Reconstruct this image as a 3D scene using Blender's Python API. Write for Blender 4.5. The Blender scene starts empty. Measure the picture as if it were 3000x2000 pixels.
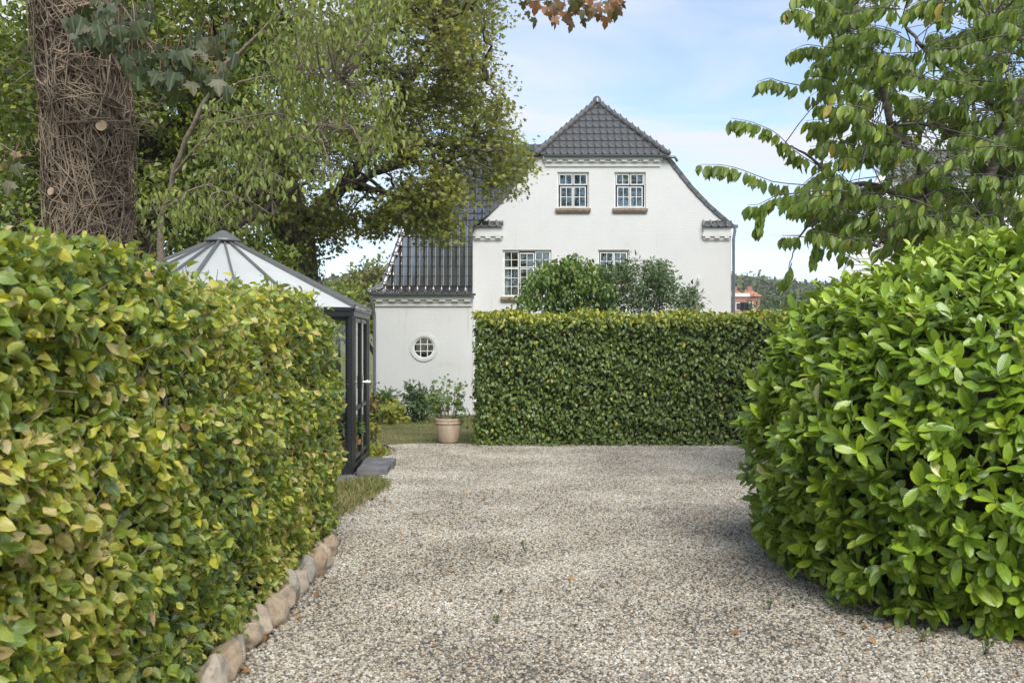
import bpy, bmesh, math
import numpy as np
from mathutils import Vector, Matrix
from mathutils.geometry import tessellate_polygon
from mathutils.bvhtree import BVHTree

R = math.radians
scene = bpy.context.scene
C = scene.collection

# ------------------------------------------------------------------ camera
EYE = 1.6
cam_d = bpy.data.cameras.new('camera')
cam_d.sensor_width = 36.0
cam_d.lens = 36.0
cam_d.clip_start = 0.05
cam_d.clip_end = 3000
cam_d.dof.use_dof = True; cam_d.dof.focus_distance = 15.0; cam_d.dof.aperture_fstop = 9.0
cam = bpy.data.objects.new('camera', cam_d)
cam.location = (0, 0, EYE)
cam.rotation_euler = (R(90), 0, 0)
C.objects.link(cam)
scene.camera = cam

# ------------------------------------------------------------------ world, sun, exposure
SUN_EL, SUN_AZ = 47.0, 165.0        # azimuth clockwise from +Y (view direction): from behind, to the right
w = bpy.data.worlds.new('World'); scene.world = w; w.use_nodes = True
nt = w.node_tree; nt.nodes.clear()
out = nt.nodes.new('ShaderNodeOutputWorld')
bg = nt.nodes.new('ShaderNodeBackground'); bg.inputs['Strength'].default_value = 0.15
sky = nt.nodes.new('ShaderNodeTexSky'); sky.sky_type = 'NISHITA'; sky.sun_disc = False
sky.sun_elevation = R(SUN_EL); sky.sun_rotation = R(SUN_AZ)
sky.air_density = 1.0; sky.dust_density = 0.2; sky.ozone_density = 1.2; sky.altitude = 1500
tc = nt.nodes.new('ShaderNodeTexCoord')
# clouds projected on a flat layer overhead: divide direction by its height
sep = nt.nodes.new('ShaderNodeSeparateXYZ'); nt.links.new(tc.outputs['Generated'], sep.inputs[0])
mx = nt.nodes.new('ShaderNodeMath'); mx.operation = 'ADD'; mx.inputs[1].default_value = 0.16
nt.links.new(sep.outputs['Z'], mx.inputs[0])
mm = nt.nodes.new('ShaderNodeMath'); mm.operation = 'MAXIMUM'; mm.inputs[1].default_value = 0.05
nt.links.new(mx.outputs[0], mm.inputs[0])
dv = nt.nodes.new('ShaderNodeVectorMath'); dv.operation = 'DIVIDE'
cmb = nt.nodes.new('ShaderNodeCombineXYZ')
for k in range(3): nt.links.new(mm.outputs[0], cmb.inputs[k])
nt.links.new(tc.outputs['Generated'], dv.inputs[0]); nt.links.new(cmb.outputs[0], dv.inputs[1])
mp = nt.nodes.new('ShaderNodeMapping'); mp.inputs['Scale'].default_value = (0.9, 2.0, 0.0)
mp.inputs['Rotation'].default_value = (0, 0, R(-14)); mp.inputs['Location'].default_value = (3.3, 1.1, 0)
nt.links.new(dv.outputs[0], mp.inputs[0])
nz = nt.nodes.new('ShaderNodeTexNoise'); nz.inputs['Scale'].default_value = 0.9
nz.inputs['Detail'].default_value = 7; nz.inputs['Roughness'].default_value = 0.55; nz.inputs['Distortion'].default_value = 0.6
nt.links.new(mp.outputs[0], nz.inputs['Vector'])
cr = nt.nodes.new('ShaderNodeValToRGB')
cr.color_ramp.elements[0].position = 0.41; cr.color_ramp.elements[0].color = (0.12, 0.12, 0.12, 1)
cr.color_ramp.elements[1].position = 0.62; cr.color_ramp.elements[1].color = (0.95, 0.95, 0.95, 1)
nt.links.new(nz.outputs['Fac'], cr.inputs[0])
tint = nt.nodes.new('ShaderNodeMix'); tint.data_type = 'RGBA'; tint.blend_type = 'MIX'
nt.links.new(cr.outputs[0], tint.inputs['Factor'])
nt.links.new(sky.outputs[0], tint.inputs[6])
tint.inputs[7].default_value = (4.0, 4.12, 4.32, 1)
nt.links.new(tint.outputs[2], bg.inputs['Color'])
nt.links.new(bg.outputs[0], out.inputs['Surface'])

sd = bpy.data.lights.new('sun', 'SUN'); sd.energy = 2.7; sd.angle = R(34); sd.color = (1.0, 0.97, 0.92)
so = bpy.data.objects.new('sun', sd); C.objects.link(so)
az, el = R(SUN_AZ), R(SUN_EL)
sdir = Vector((math.sin(az)*math.cos(el), math.cos(az)*math.cos(el), math.sin(el)))
so.rotation_euler = sdir.to_track_quat('Z', 'Y').to_euler()
so.location = sdir*60

vs = scene.view_settings
vs.view_transform = 'Standard'; vs.look = 'None'; vs.exposure = 0.66; vs.gamma = 1.0
vs.use_curve_mapping = False
scene.render.engine = 'CYCLES'
cy = scene.cycles
cy.use_denoising = True
cy.max_bounces = 6; cy.diffuse_bounces = 3; cy.glossy_bounces = 3; cy.transmission_bounces = 5; cy.transparent_max_bounces = 12
cy.volume_bounces = 0; cy.caustics_reflective = False; cy.caustics_refractive = False

F = 3000.0
def at(px, py, Y):
    """a point of the photograph (3000 x 2000) at depth Y"""
    return np.array([(px-1500)/F*Y, Y, EYE-(py-1000)/F*Y])

# ------------------------------------------------------------------ materials
def new_mat(name):
    m = bpy.data.materials.new(name); m.use_nodes = True
    nt = m.node_tree; nt.nodes.clear()
    o = nt.nodes.new('ShaderNodeOutputMaterial')
    p = nt.nodes.new('ShaderNodeBsdfPrincipled')
    nt.links.new(p.outputs[0], o.inputs[0])
    return m, nt, p, o
def N(nt, t, **kw):
    n = nt.nodes.new(t)
    for k, v in kw.items(): setattr(n, k, v)
    return n
def ramp(nt, stops, interp='LINEAR'):
    r = N(nt, 'ShaderNodeValToRGB'); cr = r.color_ramp; cr.interpolation = interp
    while len(cr.elements) > 1: cr.elements.remove(cr.elements[-1])
    cr.elements[0].position = stops[0][0]; cr.elements[0].color = (*stops[0][1], 1)
    for p, c in stops[1:]:
        e = cr.elements.new(p); e.color = (*c, 1)
    return r
def mat_noise(name, c0, c1, scale=4.0, rough=0.7, bump=0.0, bscale=60, detail=5, spec=0.4, metal=0.0, stretch=(1,1,1), lo=0.35, hi=0.65):
    m, nt, p, o = new_mat(name)
    tc = N(nt, 'ShaderNodeTexCoord'); mp = N(nt, 'ShaderNodeMapping'); mp.inputs['Scale'].default_value = stretch
    nt.links.new(tc.outputs['Object'], mp.inputs[0])
    nz = N(nt, 'ShaderNodeTexNoise'); nz.inputs['Scale'].default_value = scale; nz.inputs['Detail'].default_value = detail
    nt.links.new(mp.outputs[0], nz.inputs['Vector'])
    r = ramp(nt, [(lo, c0), (hi, c1)]); nt.links.new(nz.outputs['Fac'], r.inputs[0])
    nt.links.new(r.outputs[0], p.inputs['Base Color'])
    p.inputs['Roughness'].default_value = rough; p.inputs['Specular IOR Level'].default_value = spec
    p.inputs['Metallic'].default_value = metal
    if bump:
        n2 = N(nt, 'ShaderNodeTexNoise'); n2.inputs['Scale'].default_value = bscale; n2.inputs['Detail'].default_value = 6
        nt.links.new(mp.outputs[0], n2.inputs['Vector'])
        b = N(nt, 'ShaderNodeBump'); b.inputs['Strength'].default_value = bump; b.inputs['Distance'].default_value = 0.02
        nt.links.new(n2.outputs['Fac'], b.inputs['Height']); nt.links.new(b.outputs[0], p.inputs['Normal'])
    return m
def leaf_mat(name, stops, rough=0.45, trans=0.3, vein=None, vein_w=0.05, side=0.0, under=None, spec=0.5, mottle=0.0):
    """colour from the per-leaf 'tint' attribute; midrib and side veins from the leaf's own UV"""
    m, nt, p, o = new_mat(name)
    a = N(nt, 'ShaderNodeAttribute'); a.attribute_name = 'tint'
    r = ramp(nt, stops); nt.links.new(a.outputs['Fac'], r.inputs[0])
    col = r.outputs[0]
    if vein:
        uv = N(nt, 'ShaderNodeUVMap'); uv.uv_map = 'leaf'
        s = N(nt, 'ShaderNodeSeparateXYZ'); nt.links.new(uv.outputs[0], s.inputs[0])
        d = N(nt, 'ShaderNodeMath', operation='SUBTRACT'); nt.links.new(s.outputs['Y'], d.inputs[0]); d.inputs[1].default_value = 0.5
        ab = N(nt, 'ShaderNodeMath', operation='ABSOLUTE'); nt.links.new(d.outputs[0], ab.inputs[0])
        mr = N(nt, 'ShaderNodeMapRange'); nt.links.new(ab.outputs[0], mr.inputs['Value'])
        mr.inputs['From Min'].default_value = vein_w*0.4; mr.inputs['From Max'].default_value = vein_w
        mr.inputs['To Min'].default_value = 0.8; mr.inputs['To Max'].default_value = 0.0
        fac = mr.outputs[0]
        if side:
            m1 = N(nt, 'ShaderNodeMath', operation='MULTIPLY_ADD'); nt.links.new(ab.outputs[0], m1.inputs[0])
            m1.inputs[1].default_value = -0.7; nt.links.new(s.outputs['X'], m1.inputs[2])
            m2 = N(nt, 'ShaderNodeMath', operation='MULTIPLY'); nt.links.new(m1.outputs[0], m2.inputs[0]); m2.inputs[1].default_value = 58
            sn = N(nt, 'ShaderNodeMath', operation='SINE'); nt.links.new(m2.outputs[0], sn.inputs[0])
            mr2 = N(nt, 'ShaderNodeMapRange'); nt.links.new(sn.outputs[0], mr2.inputs['Value'])
            mr2.inputs['From Min'].default_value = 0.4; mr2.inputs['From Max'].default_value = 1.0
            mr2.inputs['To Min'].default_value = 0.0; mr2.inputs['To Max'].default_value = side
            mxx = N(nt, 'ShaderNodeMath', operation='MAXIMUM'); nt.links.new(mr.outputs[0], mxx.inputs[0]); nt.links.new(mr2.outputs[0], mxx.inputs[1])
            fac = mxx.outputs[0]
            bp = N(nt, 'ShaderNodeBump'); bp.inputs['Strength'].default_value = 0.12; bp.inputs['Distance'].default_value = 0.004
            nt.links.new(sn.outputs[0], bp.inputs['Height']); nt.links.new(bp.outputs[0], p.inputs['Normal'])
        mix = N(nt, 'ShaderNodeMix', data_type='RGBA'); nt.links.new(fac, mix.inputs['Factor'])
        nt.links.new(col, mix.inputs[6]); mix.inputs[7].default_value = (*vein, 1)
        col = mix.outputs[2]
    if under:
        g = N(nt, 'ShaderNodeNewGeometry')
        mu = N(nt, 'ShaderNodeMix', data_type='RGBA'); 
        sc_ = N(nt, 'ShaderNodeMath', operation='MULTIPLY'); nt.links.new(g.outputs['Backfacing'], sc_.inputs[0]); sc_.inputs[1].default_value = 0.7
        nt.links.new(sc_.outputs[0], mu.inputs['Factor']); nt.links.new(col, mu.inputs[6]); mu.inputs[7].default_value = (*under, 1)
        col = mu.outputs[2]
    if mottle:      # blotches, and margins that are dry here and there
        ge = N(nt, 'ShaderNodeNewGeometry'); nz = N(nt, 'ShaderNodeTexNoise'); nz.inputs['Scale'].default_value = 45; nz.inputs['Detail'].default_value = 4
        nt.links.new(ge.outputs['Position'], nz.inputs['Vector'])
        rm = ramp(nt, [(0.3, (1-mottle, 1-mottle, 1-mottle*.8)), (0.5, (1, 1, 1)), (0.72, (1+mottle*.6, 1+mottle*.45, 1))]); nt.links.new(nz.outputs['Fac'], rm.inputs[0])
        mo = N(nt, 'ShaderNodeMix', data_type='RGBA', blend_type='MULTIPLY'); mo.inputs['Factor'].default_value = 1.0
        nt.links.new(col, mo.inputs[6]); nt.links.new(rm.outputs[0], mo.inputs[7]); col = mo.outputs[2]
        n2 = N(nt, 'ShaderNodeTexNoise'); n2.inputs['Scale'].default_value = 22; n2.inputs['Detail'].default_value = 2; nt.links.new(ge.outputs['Position'], n2.inputs['Vector'])
        uv2 = N(nt, 'ShaderNodeUVMap'); uv2.uv_map = 'leaf'; s2 = N(nt, 'ShaderNodeSeparateXYZ'); nt.links.new(uv2.outputs[0], s2.inputs[0])
        d2 = N(nt, 'ShaderNodeMath', operation='SUBTRACT'); nt.links.new(s2.outputs['Y'], d2.inputs[0]); d2.inputs[1].default_value = 0.5
        a2 = N(nt, 'ShaderNodeMath', operation='ABSOLUTE'); nt.links.new(d2.outputs[0], a2.inputs[0])
        sm2 = N(nt, 'ShaderNodeMath', operation='MULTIPLY_ADD'); nt.links.new(a2.outputs[0], sm2.inputs[0]); sm2.inputs[1].default_value = 0.9; nt.links.new(n2.outputs['Fac'], sm2.inputs[2])
        mr3 = N(nt, 'ShaderNodeMapRange'); nt.links.new(sm2.outputs[0], mr3.inputs['Value']); mr3.inputs['From Min'].default_value = 0.96; mr3.inputs['From Max'].default_value = 1.05; mr3.inputs['To Max'].default_value = min(1, mottle*2.2)
        md_ = N(nt, 'ShaderNodeMix', data_type='RGBA'); nt.links.new(mr3.outputs[0], md_.inputs['Factor']); nt.links.new(col, md_.inputs[6]); md_.inputs[7].default_value = (0.44, 0.36, 0.15, 1); col = md_.outputs[2]
    nt.links.new(col, p.inputs['Base Color'])
    p.inputs['Roughness'].default_value = rough; p.inputs['Specular IOR Level'].default_value = spec
    if trans:
        t = N(nt, 'ShaderNodeBsdfTranslucent')
        hs = N(nt, 'ShaderNodeMix', data_type='RGBA', blend_type='MULTIPLY'); hs.inputs['Factor'].default_value = 1.0
        nt.links.new(col, hs.inputs[6]); hs.inputs[7].default_value = (1.5, 1.45, 0.5, 1)
        nt.links.new(hs.outputs[2], t.inputs['Color'])
        mxs = N(nt, 'ShaderNodeMixShader'); mxs.inputs[0].default_value = trans
        nt.links.new(p.outputs[0], mxs.inputs[1]); nt.links.new(t.outputs[0], mxs.inputs[2])
        nt.links.new(mxs.outputs[0], o.inputs[0])
    return m
def plain(name, c, rough=0.5, metal=0.0, spec=0.5):
    return mat_noise(name, tuple(x*0.88 for x in c), tuple(min(1, x*1.1) for x in c), scale=6, rough=rough, metal=metal, spec=spec)

M = {}
M['frame_black'] = plain('black aluminium', (0.018, 0.019, 0.021), 0.35)
M['rib_grey'] = plain('grey aluminium rib', (0.14, 0.143, 0.145), 0.4)
M['zinc'] = plain('zinc', (0.16, 0.175, 0.185), 0.42, 0.3)
M['steel'] = plain('steel', (0.6, 0.6, 0.58), 0.25, 0.9)
M['white_paint'] = plain('white window paint', (0.78, 0.78, 0.75), 0.35)
M['sill'] = mat_noise('sill stone', (0.20, 0.16, 0.115), (0.30, 0.245, 0.18), 9, 0.75, 0.3, 80)
M['slab'] = mat_noise('concrete slab', (0.12, 0.12, 0.125), (0.19, 0.19, 0.19), 7, 0.8, 0.4, 120)
M['pale_slab'] = mat_noise('pale paving slab', (0.36, 0.34, 0.31), (0.5, 0.48, 0.44), 7, 0.85, 0.3, 120)
M['bark'] = mat_noise('bark', (0.055, 0.042, 0.033), (0.16, 0.125, 0.095), 9, 0.9, 0.9, 30, stretch=(1,1,0.3))
M['bark_dark'] = mat_noise('dark bark', (0.035, 0.027, 0.02), (0.10, 0.08, 0.06), 9, 0.9, 0.9, 30, stretch=(1,1,0.3))
M['bark_cherry'] = mat_noise('cherry bark', (0.075, 0.06, 0.05), (0.20, 0.175, 0.15), 14, 0.8, 0.5, 40, stretch=(1,1,2.5))
M['twig'] = mat_noise('twig', (0.14, 0.11, 0.08), (0.27, 0.22, 0.165), 20, 0.85)
M['twig_pale'] = mat_noise('pale twig', (0.26, 0.23, 0.18), (0.40, 0.36, 0.29), 20, 0.85)
M['vine'] = mat_noise('dry ivy stem', (0.13, 0.095, 0.068), (0.34, 0.265, 0.195), 3.5, 0.9)
M['petiole'] = plain('red leaf stalk', (0.19, 0.07, 0.04), 0.5)
M['cut_wood'] = mat_noise('sawn wood', (0.28, 0.20, 0.12), (0.46, 0.34, 0.22), 18, 0.8)
M['terracotta'] = mat_noise('terracotta', (0.36, 0.15, 0.07), (0.48, 0.22, 0.11), 7, 0.85)
M['pot'] = mat_noise('beige glazed pot', (0.42, 0.31, 0.22), (0.55, 0.43, 0.32), 5, 0.5, 0.15, 40, stretch=(3,3,0.6))
M['soil'] = mat_noise('soil', (0.035, 0.025, 0.018), (0.09, 0.065, 0.045), 30, 0.95, 0.8, 90)
M['curtain'] = plain('blue grey blind', (0.17, 0.225, 0.285), 0.9)
M['curtain_white'] = plain('white curtain', (0.62, 0.64, 0.66), 0.9)
M['dark_room'] = plain('room interior', (0.03, 0.027, 0.024), 0.9)
M['brick_red'] = mat_noise('red brick', (0.30, 0.12, 0.075), (0.42, 0.20, 0.13), 2, 0.85)
M['tile_orange'] = mat_noise('orange roof tile', (0.40, 0.145, 0.075), (0.50, 0.21, 0.12), 2, 0.8)
M['white_clad'] = mat_noise('white cladding', (0.66, 0.66, 0.64), (0.78, 0.78, 0.76), 3, 0.6)
M['mauve'] = leaf_mat('mauve petals', [(0, (0.42, 0.30, 0.36)), (0.6, (0.58, 0.47, 0.50)), (1, (0.66, 0.60, 0.55))], 0.8, 0.2)
M['violet'] = leaf_mat('violet petals', [(0, (0.10, 0.06, 0.26)), (1, (0.22, 0.14, 0.42))], 0.8, 0.2)
M['pink'] = leaf_mat('pink petals', [(0, (0.70, 0.22, 0.26)), (1, (0.85, 0.45, 0.45))], 0.8, 0.2)

def tile_mat():
    m, nt, p, o = new_mat('glazed roof tile')
    oi = N(nt, 'ShaderNodeObjectInfo')
    r = ramp(nt, [(0, (0.016, 0.016, 0.0155)), (1, (0.038, 0.037, 0.035))]); nt.links.new(oi.outputs['Random'], r.inputs[0])
    tc = N(nt, 'ShaderNodeTexCoord'); nz = N(nt, 'ShaderNodeTexNoise'); nz.inputs['Scale'].default_value = 9; nz.inputs['Detail'].default_value = 4
    nt.links.new(tc.outputs['Object'], nz.inputs['Vector'])
    mr = N(nt, 'ShaderNodeMapRange'); nt.links.new(nz.outputs['Fac'], mr.inputs['Value']); mr.inputs['To Min'].default_value = 0.06; mr.inputs['To Max'].default_value = 0.22
    nt.links.new(mr.outputs[0], p.inputs['Roughness'])
    b = N(nt, 'ShaderNodeBump'); b.inputs['Strength'].default_value = 0.12; b.inputs['Distance'].default_value = 0.02
    nt.links.new(nz.outputs['Fac'], b.inputs['Height']); nt.links.new(b.outputs[0], p.inputs['Normal'])
    nt.links.new(r.outputs[0], p.inputs['Base Color']); p.inputs['Specular IOR Level'].default_value = 0.85
    p.inputs['IOR'].default_value = 2.5; p.inputs['Specular Tint'].default_value = (1, .94, .87, 1); p.inputs['Coat Weight'].default_value = 0.4; p.inputs['Coat Roughness'].default_value = 0.05; p.inputs['Coat IOR'].default_value = 1.7
    return m
M['tile'] = tile_mat()
M['tile_grey'] = mat_noise('weathered grey tile', (0.075, 0.073, 0.070), (0.125, 0.122, 0.117), 7, 0.24, 0.12, 12, spec=0.9)  # lighter copy for the hip: its grey sky reflection put into the base colour
M['tile_dull'] = mat_noise('weathered dark tile', (0.06, 0.06, 0.06), (0.12, 0.12, 0.118), 5, 0.33, 0.2, 30, spec=0.8)

def wall_mat():
    """lime-washed brick: faint courses in relief, patches of grime and fine streaks"""
    m, nt, p, o = new_mat('whitewashed brick')
    tc = N(nt, 'ShaderNodeTexCoord'); sp = N(nt, 'ShaderNodeSeparateXYZ'); nt.links.new(tc.outputs['Object'], sp.inputs[0])
    ad = N(nt, 'ShaderNodeMath', operation='ADD'); nt.links.new(sp.outputs['X'], ad.inputs[0]); nt.links.new(sp.outputs['Y'], ad.inputs[1])
    cb = N(nt, 'ShaderNodeCombineXYZ'); nt.links.new(ad.outputs[0], cb.inputs[0]); nt.links.new(sp.outputs['Z'], cb.inputs[1])
    br = N(nt, 'ShaderNodeTexBrick'); nt.links.new(cb.outputs[0], br.inputs['Vector'])
    br.inputs['Scale'].default_value = 1.0; br.inputs['Brick Width'].default_value = 0.24; br.inputs['Row Height'].default_value = 0.067
    br.inputs['Mortar Size'].default_value = 0.007; br.inputs['Mortar Smooth'].default_value = 0.8
    br.inputs['Color1'].default_value = (1, 1, 1, 1); br.inputs['Color2'].default_value = (0.65, 0.65, 0.65, 1); br.inputs['Mortar'].default_value = (0, 0, 0, 1)
    n1 = N(nt, 'ShaderNodeTexNoise'); n1.inputs['Scale'].default_value = 0.8; n1.inputs['Detail'].default_value = 9; n1.inputs['Roughness'].default_value = 0.65
    nt.links.new(tc.outputs['Object'], n1.inputs['Vector'])
    r1 = ramp(nt, [(0.2, (0.53, 0.52, 0.495)), (0.36, (0.65, 0.645, 0.63)), (0.7, (0.70, 0.698, 0.685))]); nt.links.new(n1.outputs['Fac'], r1.inputs[0])
    mp = N(nt, 'ShaderNodeMapping'); mp.inputs['Scale'].default_value = (5, 5, 0.35); nt.links.new(tc.outputs['Object'], mp.inputs[0])
    n2 = N(nt, 'ShaderNodeTexNoise'); n2.inputs['Scale'].default_value = 1.2; n2.inputs['Detail'].default_value = 6; nt.links.new(mp.outputs[0], n2.inputs['Vector'])
    r2 = ramp(nt, [(0.2, (0.78, 0.76, 0.72)), (0.37, (1, 1, 1))]); nt.links.new(n2.outputs['Fac'], r2.inputs[0])
    mu = N(nt, 'ShaderNodeMix', data_type='RGBA', blend_type='MULTIPLY'); mu.inputs['Factor'].default_value = 0.8
    nt.links.new(r1.outputs[0], mu.inputs[6]); nt.links.new(r2.outputs[0], mu.inputs[7])
    r3 = ramp(nt, [(0.0, (0.965, 0.963, 0.955)), (0.6, (1, 1, 1))]); nt.links.new(br.outputs['Color'], r3.inputs[0])
    mu2 = N(nt, 'ShaderNodeMix', data_type='RGBA', blend_type='MULTIPLY'); mu2.inputs['Factor'].default_value = 1.0
    nt.links.new(mu.outputs[2], mu2.inputs[6]); nt.links.new(r3.outputs[0], mu2.inputs[7])
    nt.links.new(mu2.outputs[2], p.inputs['Base Color'])
    n3 = N(nt, 'ShaderNodeTexNoise'); n3.inputs['Scale'].default_value = 14; n3.inputs['Detail'].default_value = 4; nt.links.new(tc.outputs['Object'], n3.inputs['Vector'])
    adn = N(nt, 'ShaderNodeMath', operation='MULTIPLY_ADD'); nt.links.new(n3.outputs['Fac'], adn.inputs[0]); adn.inputs[1].default_value = 1.4; nt.links.new(br.outputs['Color'], adn.inputs[2])
    b = N(nt, 'ShaderNodeBump'); b.inputs['Strength'].default_value = 0.32; b.inputs['Distance'].default_value = 0.012
    nt.links.new(adn.outputs[0], b.inputs['Height']); nt.links.new(b.outputs[0], p.inputs['Normal'])
    p.inputs['Roughness'].default_value = 0.85
    return m
M['wall'] = wall_mat()
M['trim'] = mat_noise('whitewashed trim', (0.60, 0.593, 0.57), (0.69, 0.685, 0.665), 2.5, 0.8, 0.15, 30)

def glass_mat(name, tintc=(0.9, 0.95, 0.93), refl=0.06, rough=0.02):
    m, nt, p, o = new_mat(name); nt.nodes.remove(p)
    tr = N(nt, 'ShaderNodeBsdfTransparent'); tr.inputs['Color'].default_value = (*tintc, 1)
    gl = N(nt, 'ShaderNodeBsdfGlossy'); gl.inputs['Roughness'].default_value = rough
    tc = N(nt, 'ShaderNodeTexCoord'); nz = N(nt, 'ShaderNodeTexNoise'); nz.inputs['Scale'].default_value = 2.0
    nt.links.new(tc.outputs['Object'], nz.inputs['Vector'])
    b = N(nt, 'ShaderNodeBump'); b.inputs['Strength'].default_value = 0.05; b.inputs['Distance'].default_value = 0.02
    nt.links.new(nz.outputs['Fac'], b.inputs['Height']); nt.links.new(b.outputs[0], gl.inputs['Normal'])
    fr = N(nt, 'ShaderNodeFresnel'); fr.inputs['IOR'].default_value = 1.5
    ad = N(nt, 'ShaderNodeMath', operation='ADD'); nt.links.new(fr.outputs[0], ad.inputs[0]); ad.inputs[1].default_value = refl; ad.use_clamp = True
    mx = N(nt, 'ShaderNodeMixShader'); nt.links.new(ad.outputs[0], mx.inputs[0]); nt.links.new(tr.outputs[0], mx.inputs[1]); nt.links.new(gl.outputs[0], mx.inputs[2])
    nt.links.new(mx.outputs[0], o.inputs[0])
    return m
M['glass'] = glass_mat('window glass')
M['ghglass'] = glass_mat('greenhouse glass', (0.93, 0.96, 0.94), 0.0)
def poly_mat():
    m, nt, p, o = new_mat('polycarbonate sheet')
    p.inputs['Base Color'].default_value = (0.62, 0.66, 0.65, 1); p.inputs['Roughness'].default_value = 0.25
    tc = N(nt, 'ShaderNodeTexCoord'); nz = N(nt, 'ShaderNodeTexNoise'); nz.inputs['Scale'].default_value = 3; nz.inputs['Detail'].default_value = 5
    nt.links.new(tc.outputs['Object'], nz.inputs['Vector'])
    r = ramp(nt, [(0.3, (0.80, 0.83, 0.81)), (0.65, (0.88, 0.90, 0.89))]); nt.links.new(nz.outputs['Fac'], r.inputs[0]); nt.links.new(r.outputs[0], p.inputs['Base Color'])
    tl = N(nt, 'ShaderNodeBsdfTranslucent'); tl.inputs['Color'].default_value = (0.7, 0.75, 0.73, 1)
    mx = N(nt, 'ShaderNodeMixShader'); mx.inputs[0].default_value = 0.3
    nt.links.new(p.outputs[0], mx.inputs[1]); nt.links.new(tl.outputs[0], mx.inputs[2])
    tr = N(nt, 'ShaderNodeBsdfTransparent'); mx2 = N(nt, 'ShaderNodeMixShader'); mx2.inputs[0].default_value = 0.10
    nt.links.new(mx.outputs[0], mx2.inputs[1]); nt.links.new(tr.outputs[0], mx2.inputs[2]); nt.links.new(mx2.outputs[0], o.inputs[0])
    return m
M['poly'] = poly_mat()

def ground_mat():
    m, nt, p, o = new_mat('lawn ground')
    tc = N(nt, 'ShaderNodeTexCoord')
    n1 = N(nt, 'ShaderNodeTexNoise'); n1.inputs['Scale'].default_value = 0.7; n1.inputs['Detail'].default_value = 8; nt.links.new(tc.outputs['Object'], n1.inputs['Vector'])
    r = ramp(nt, [(0.3, (0.075, 0.09, 0.026)), (0.5, (0.13, 0.135, 0.042)), (0.7, (0.21, 0.18, 0.075))]); nt.links.new(n1.outputs['Fac'], r.inputs[0])
    nt.links.new(r.outputs[0], p.inputs['Base Color']); p.inputs['Roughness'].default_value = 0.95
    n2 = N(nt, 'ShaderNodeTexNoise'); n2.inputs['Scale'].default_value = 60; n2.inputs['Detail'].default_value = 6; nt.links.new(tc.outputs['Object'], n2.inputs['Vector'])
    b = N(nt, 'ShaderNodeBump'); b.inputs['Strength'].default_value = 0.8; b.inputs['Distance'].default_value = 0.03
    nt.links.new(n2.outputs['Fac'], b.inputs['Height']); nt.links.new(b.outputs[0], p.inputs['Normal'])
    return m
M['ground'] = ground_mat()
def gravel_mat():
    m, nt, p, o = new_mat('gravel bed')
    tc = N(nt, 'ShaderNodeTexCoord')
    v = N(nt, 'ShaderNodeTexVoronoi'); v.inputs['Scale'].default_value = 70; nt.links.new(tc.outputs['Object'], v.inputs['Vector'])
    s = N(nt, 'ShaderNodeSeparateXYZ'); nt.links.new(v.outputs['Color'], s.inputs[0])
    r = ramp(nt, GRAVEL); nt.links.new(s.outputs['X'], r.inputs[0])
    dk = N(nt, 'ShaderNodeMix', data_type='RGBA', blend_type='MULTIPLY'); dk.inputs['Factor'].default_value = 1.0
    nt.links.new(r.outputs[0], dk.inputs[6]); dk.inputs[7].default_value = (0.55, 0.53, 0.5, 1)
    nt.links.new(dk.outputs[2], p.inputs['Base Color']); p.inputs['Roughness'].default_value = 0.9
    b = N(nt, 'ShaderNodeBump'); b.inputs['Strength'].default_value = 0.9; b.inputs['Distance'].default_value = 0.01; b.invert = True
    nt.links.new(v.outputs['Distance'], b.inputs['Height']); nt.links.new(b.outputs[0], p.inputs['Normal'])
    return m
GRAVEL = [(0.0, (0.09, 0.083, 0.073)), (0.14, (0.175, 0.154, 0.127)), (0.30, (0.285, 0.252, 0.202)), (0.45, (0.385, 0.32, 0.23)),
          (0.51, (0.375, 0.26, 0.152)), (0.55, (0.365, 0.336, 0.278)), (0.72, (0.44, 0.406, 0.337)), (0.9, (0.525, 0.49, 0.415)), (1.0, (0.65, 0.615, 0.54))]
M['gravel'] = gravel_mat()
def pebble_mat():
    m, nt, p, o = new_mat('pebbles')
    a = N(nt, 'ShaderNodeAttribute'); a.attribute_type = 'INSTANCER'; a.attribute_name = 'tint'
    r = ramp(nt, GRAVEL); nt.links.new(a.outputs['Fac'], r.inputs[0])
    nt.links.new(r.outputs[0], p.inputs['Base Color']); p.inputs['Roughness'].default_value = 0.75; p.inputs['Specular IOR Level'].default_value = 0.3
    return m
M['pebble'] = pebble_mat()
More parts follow.
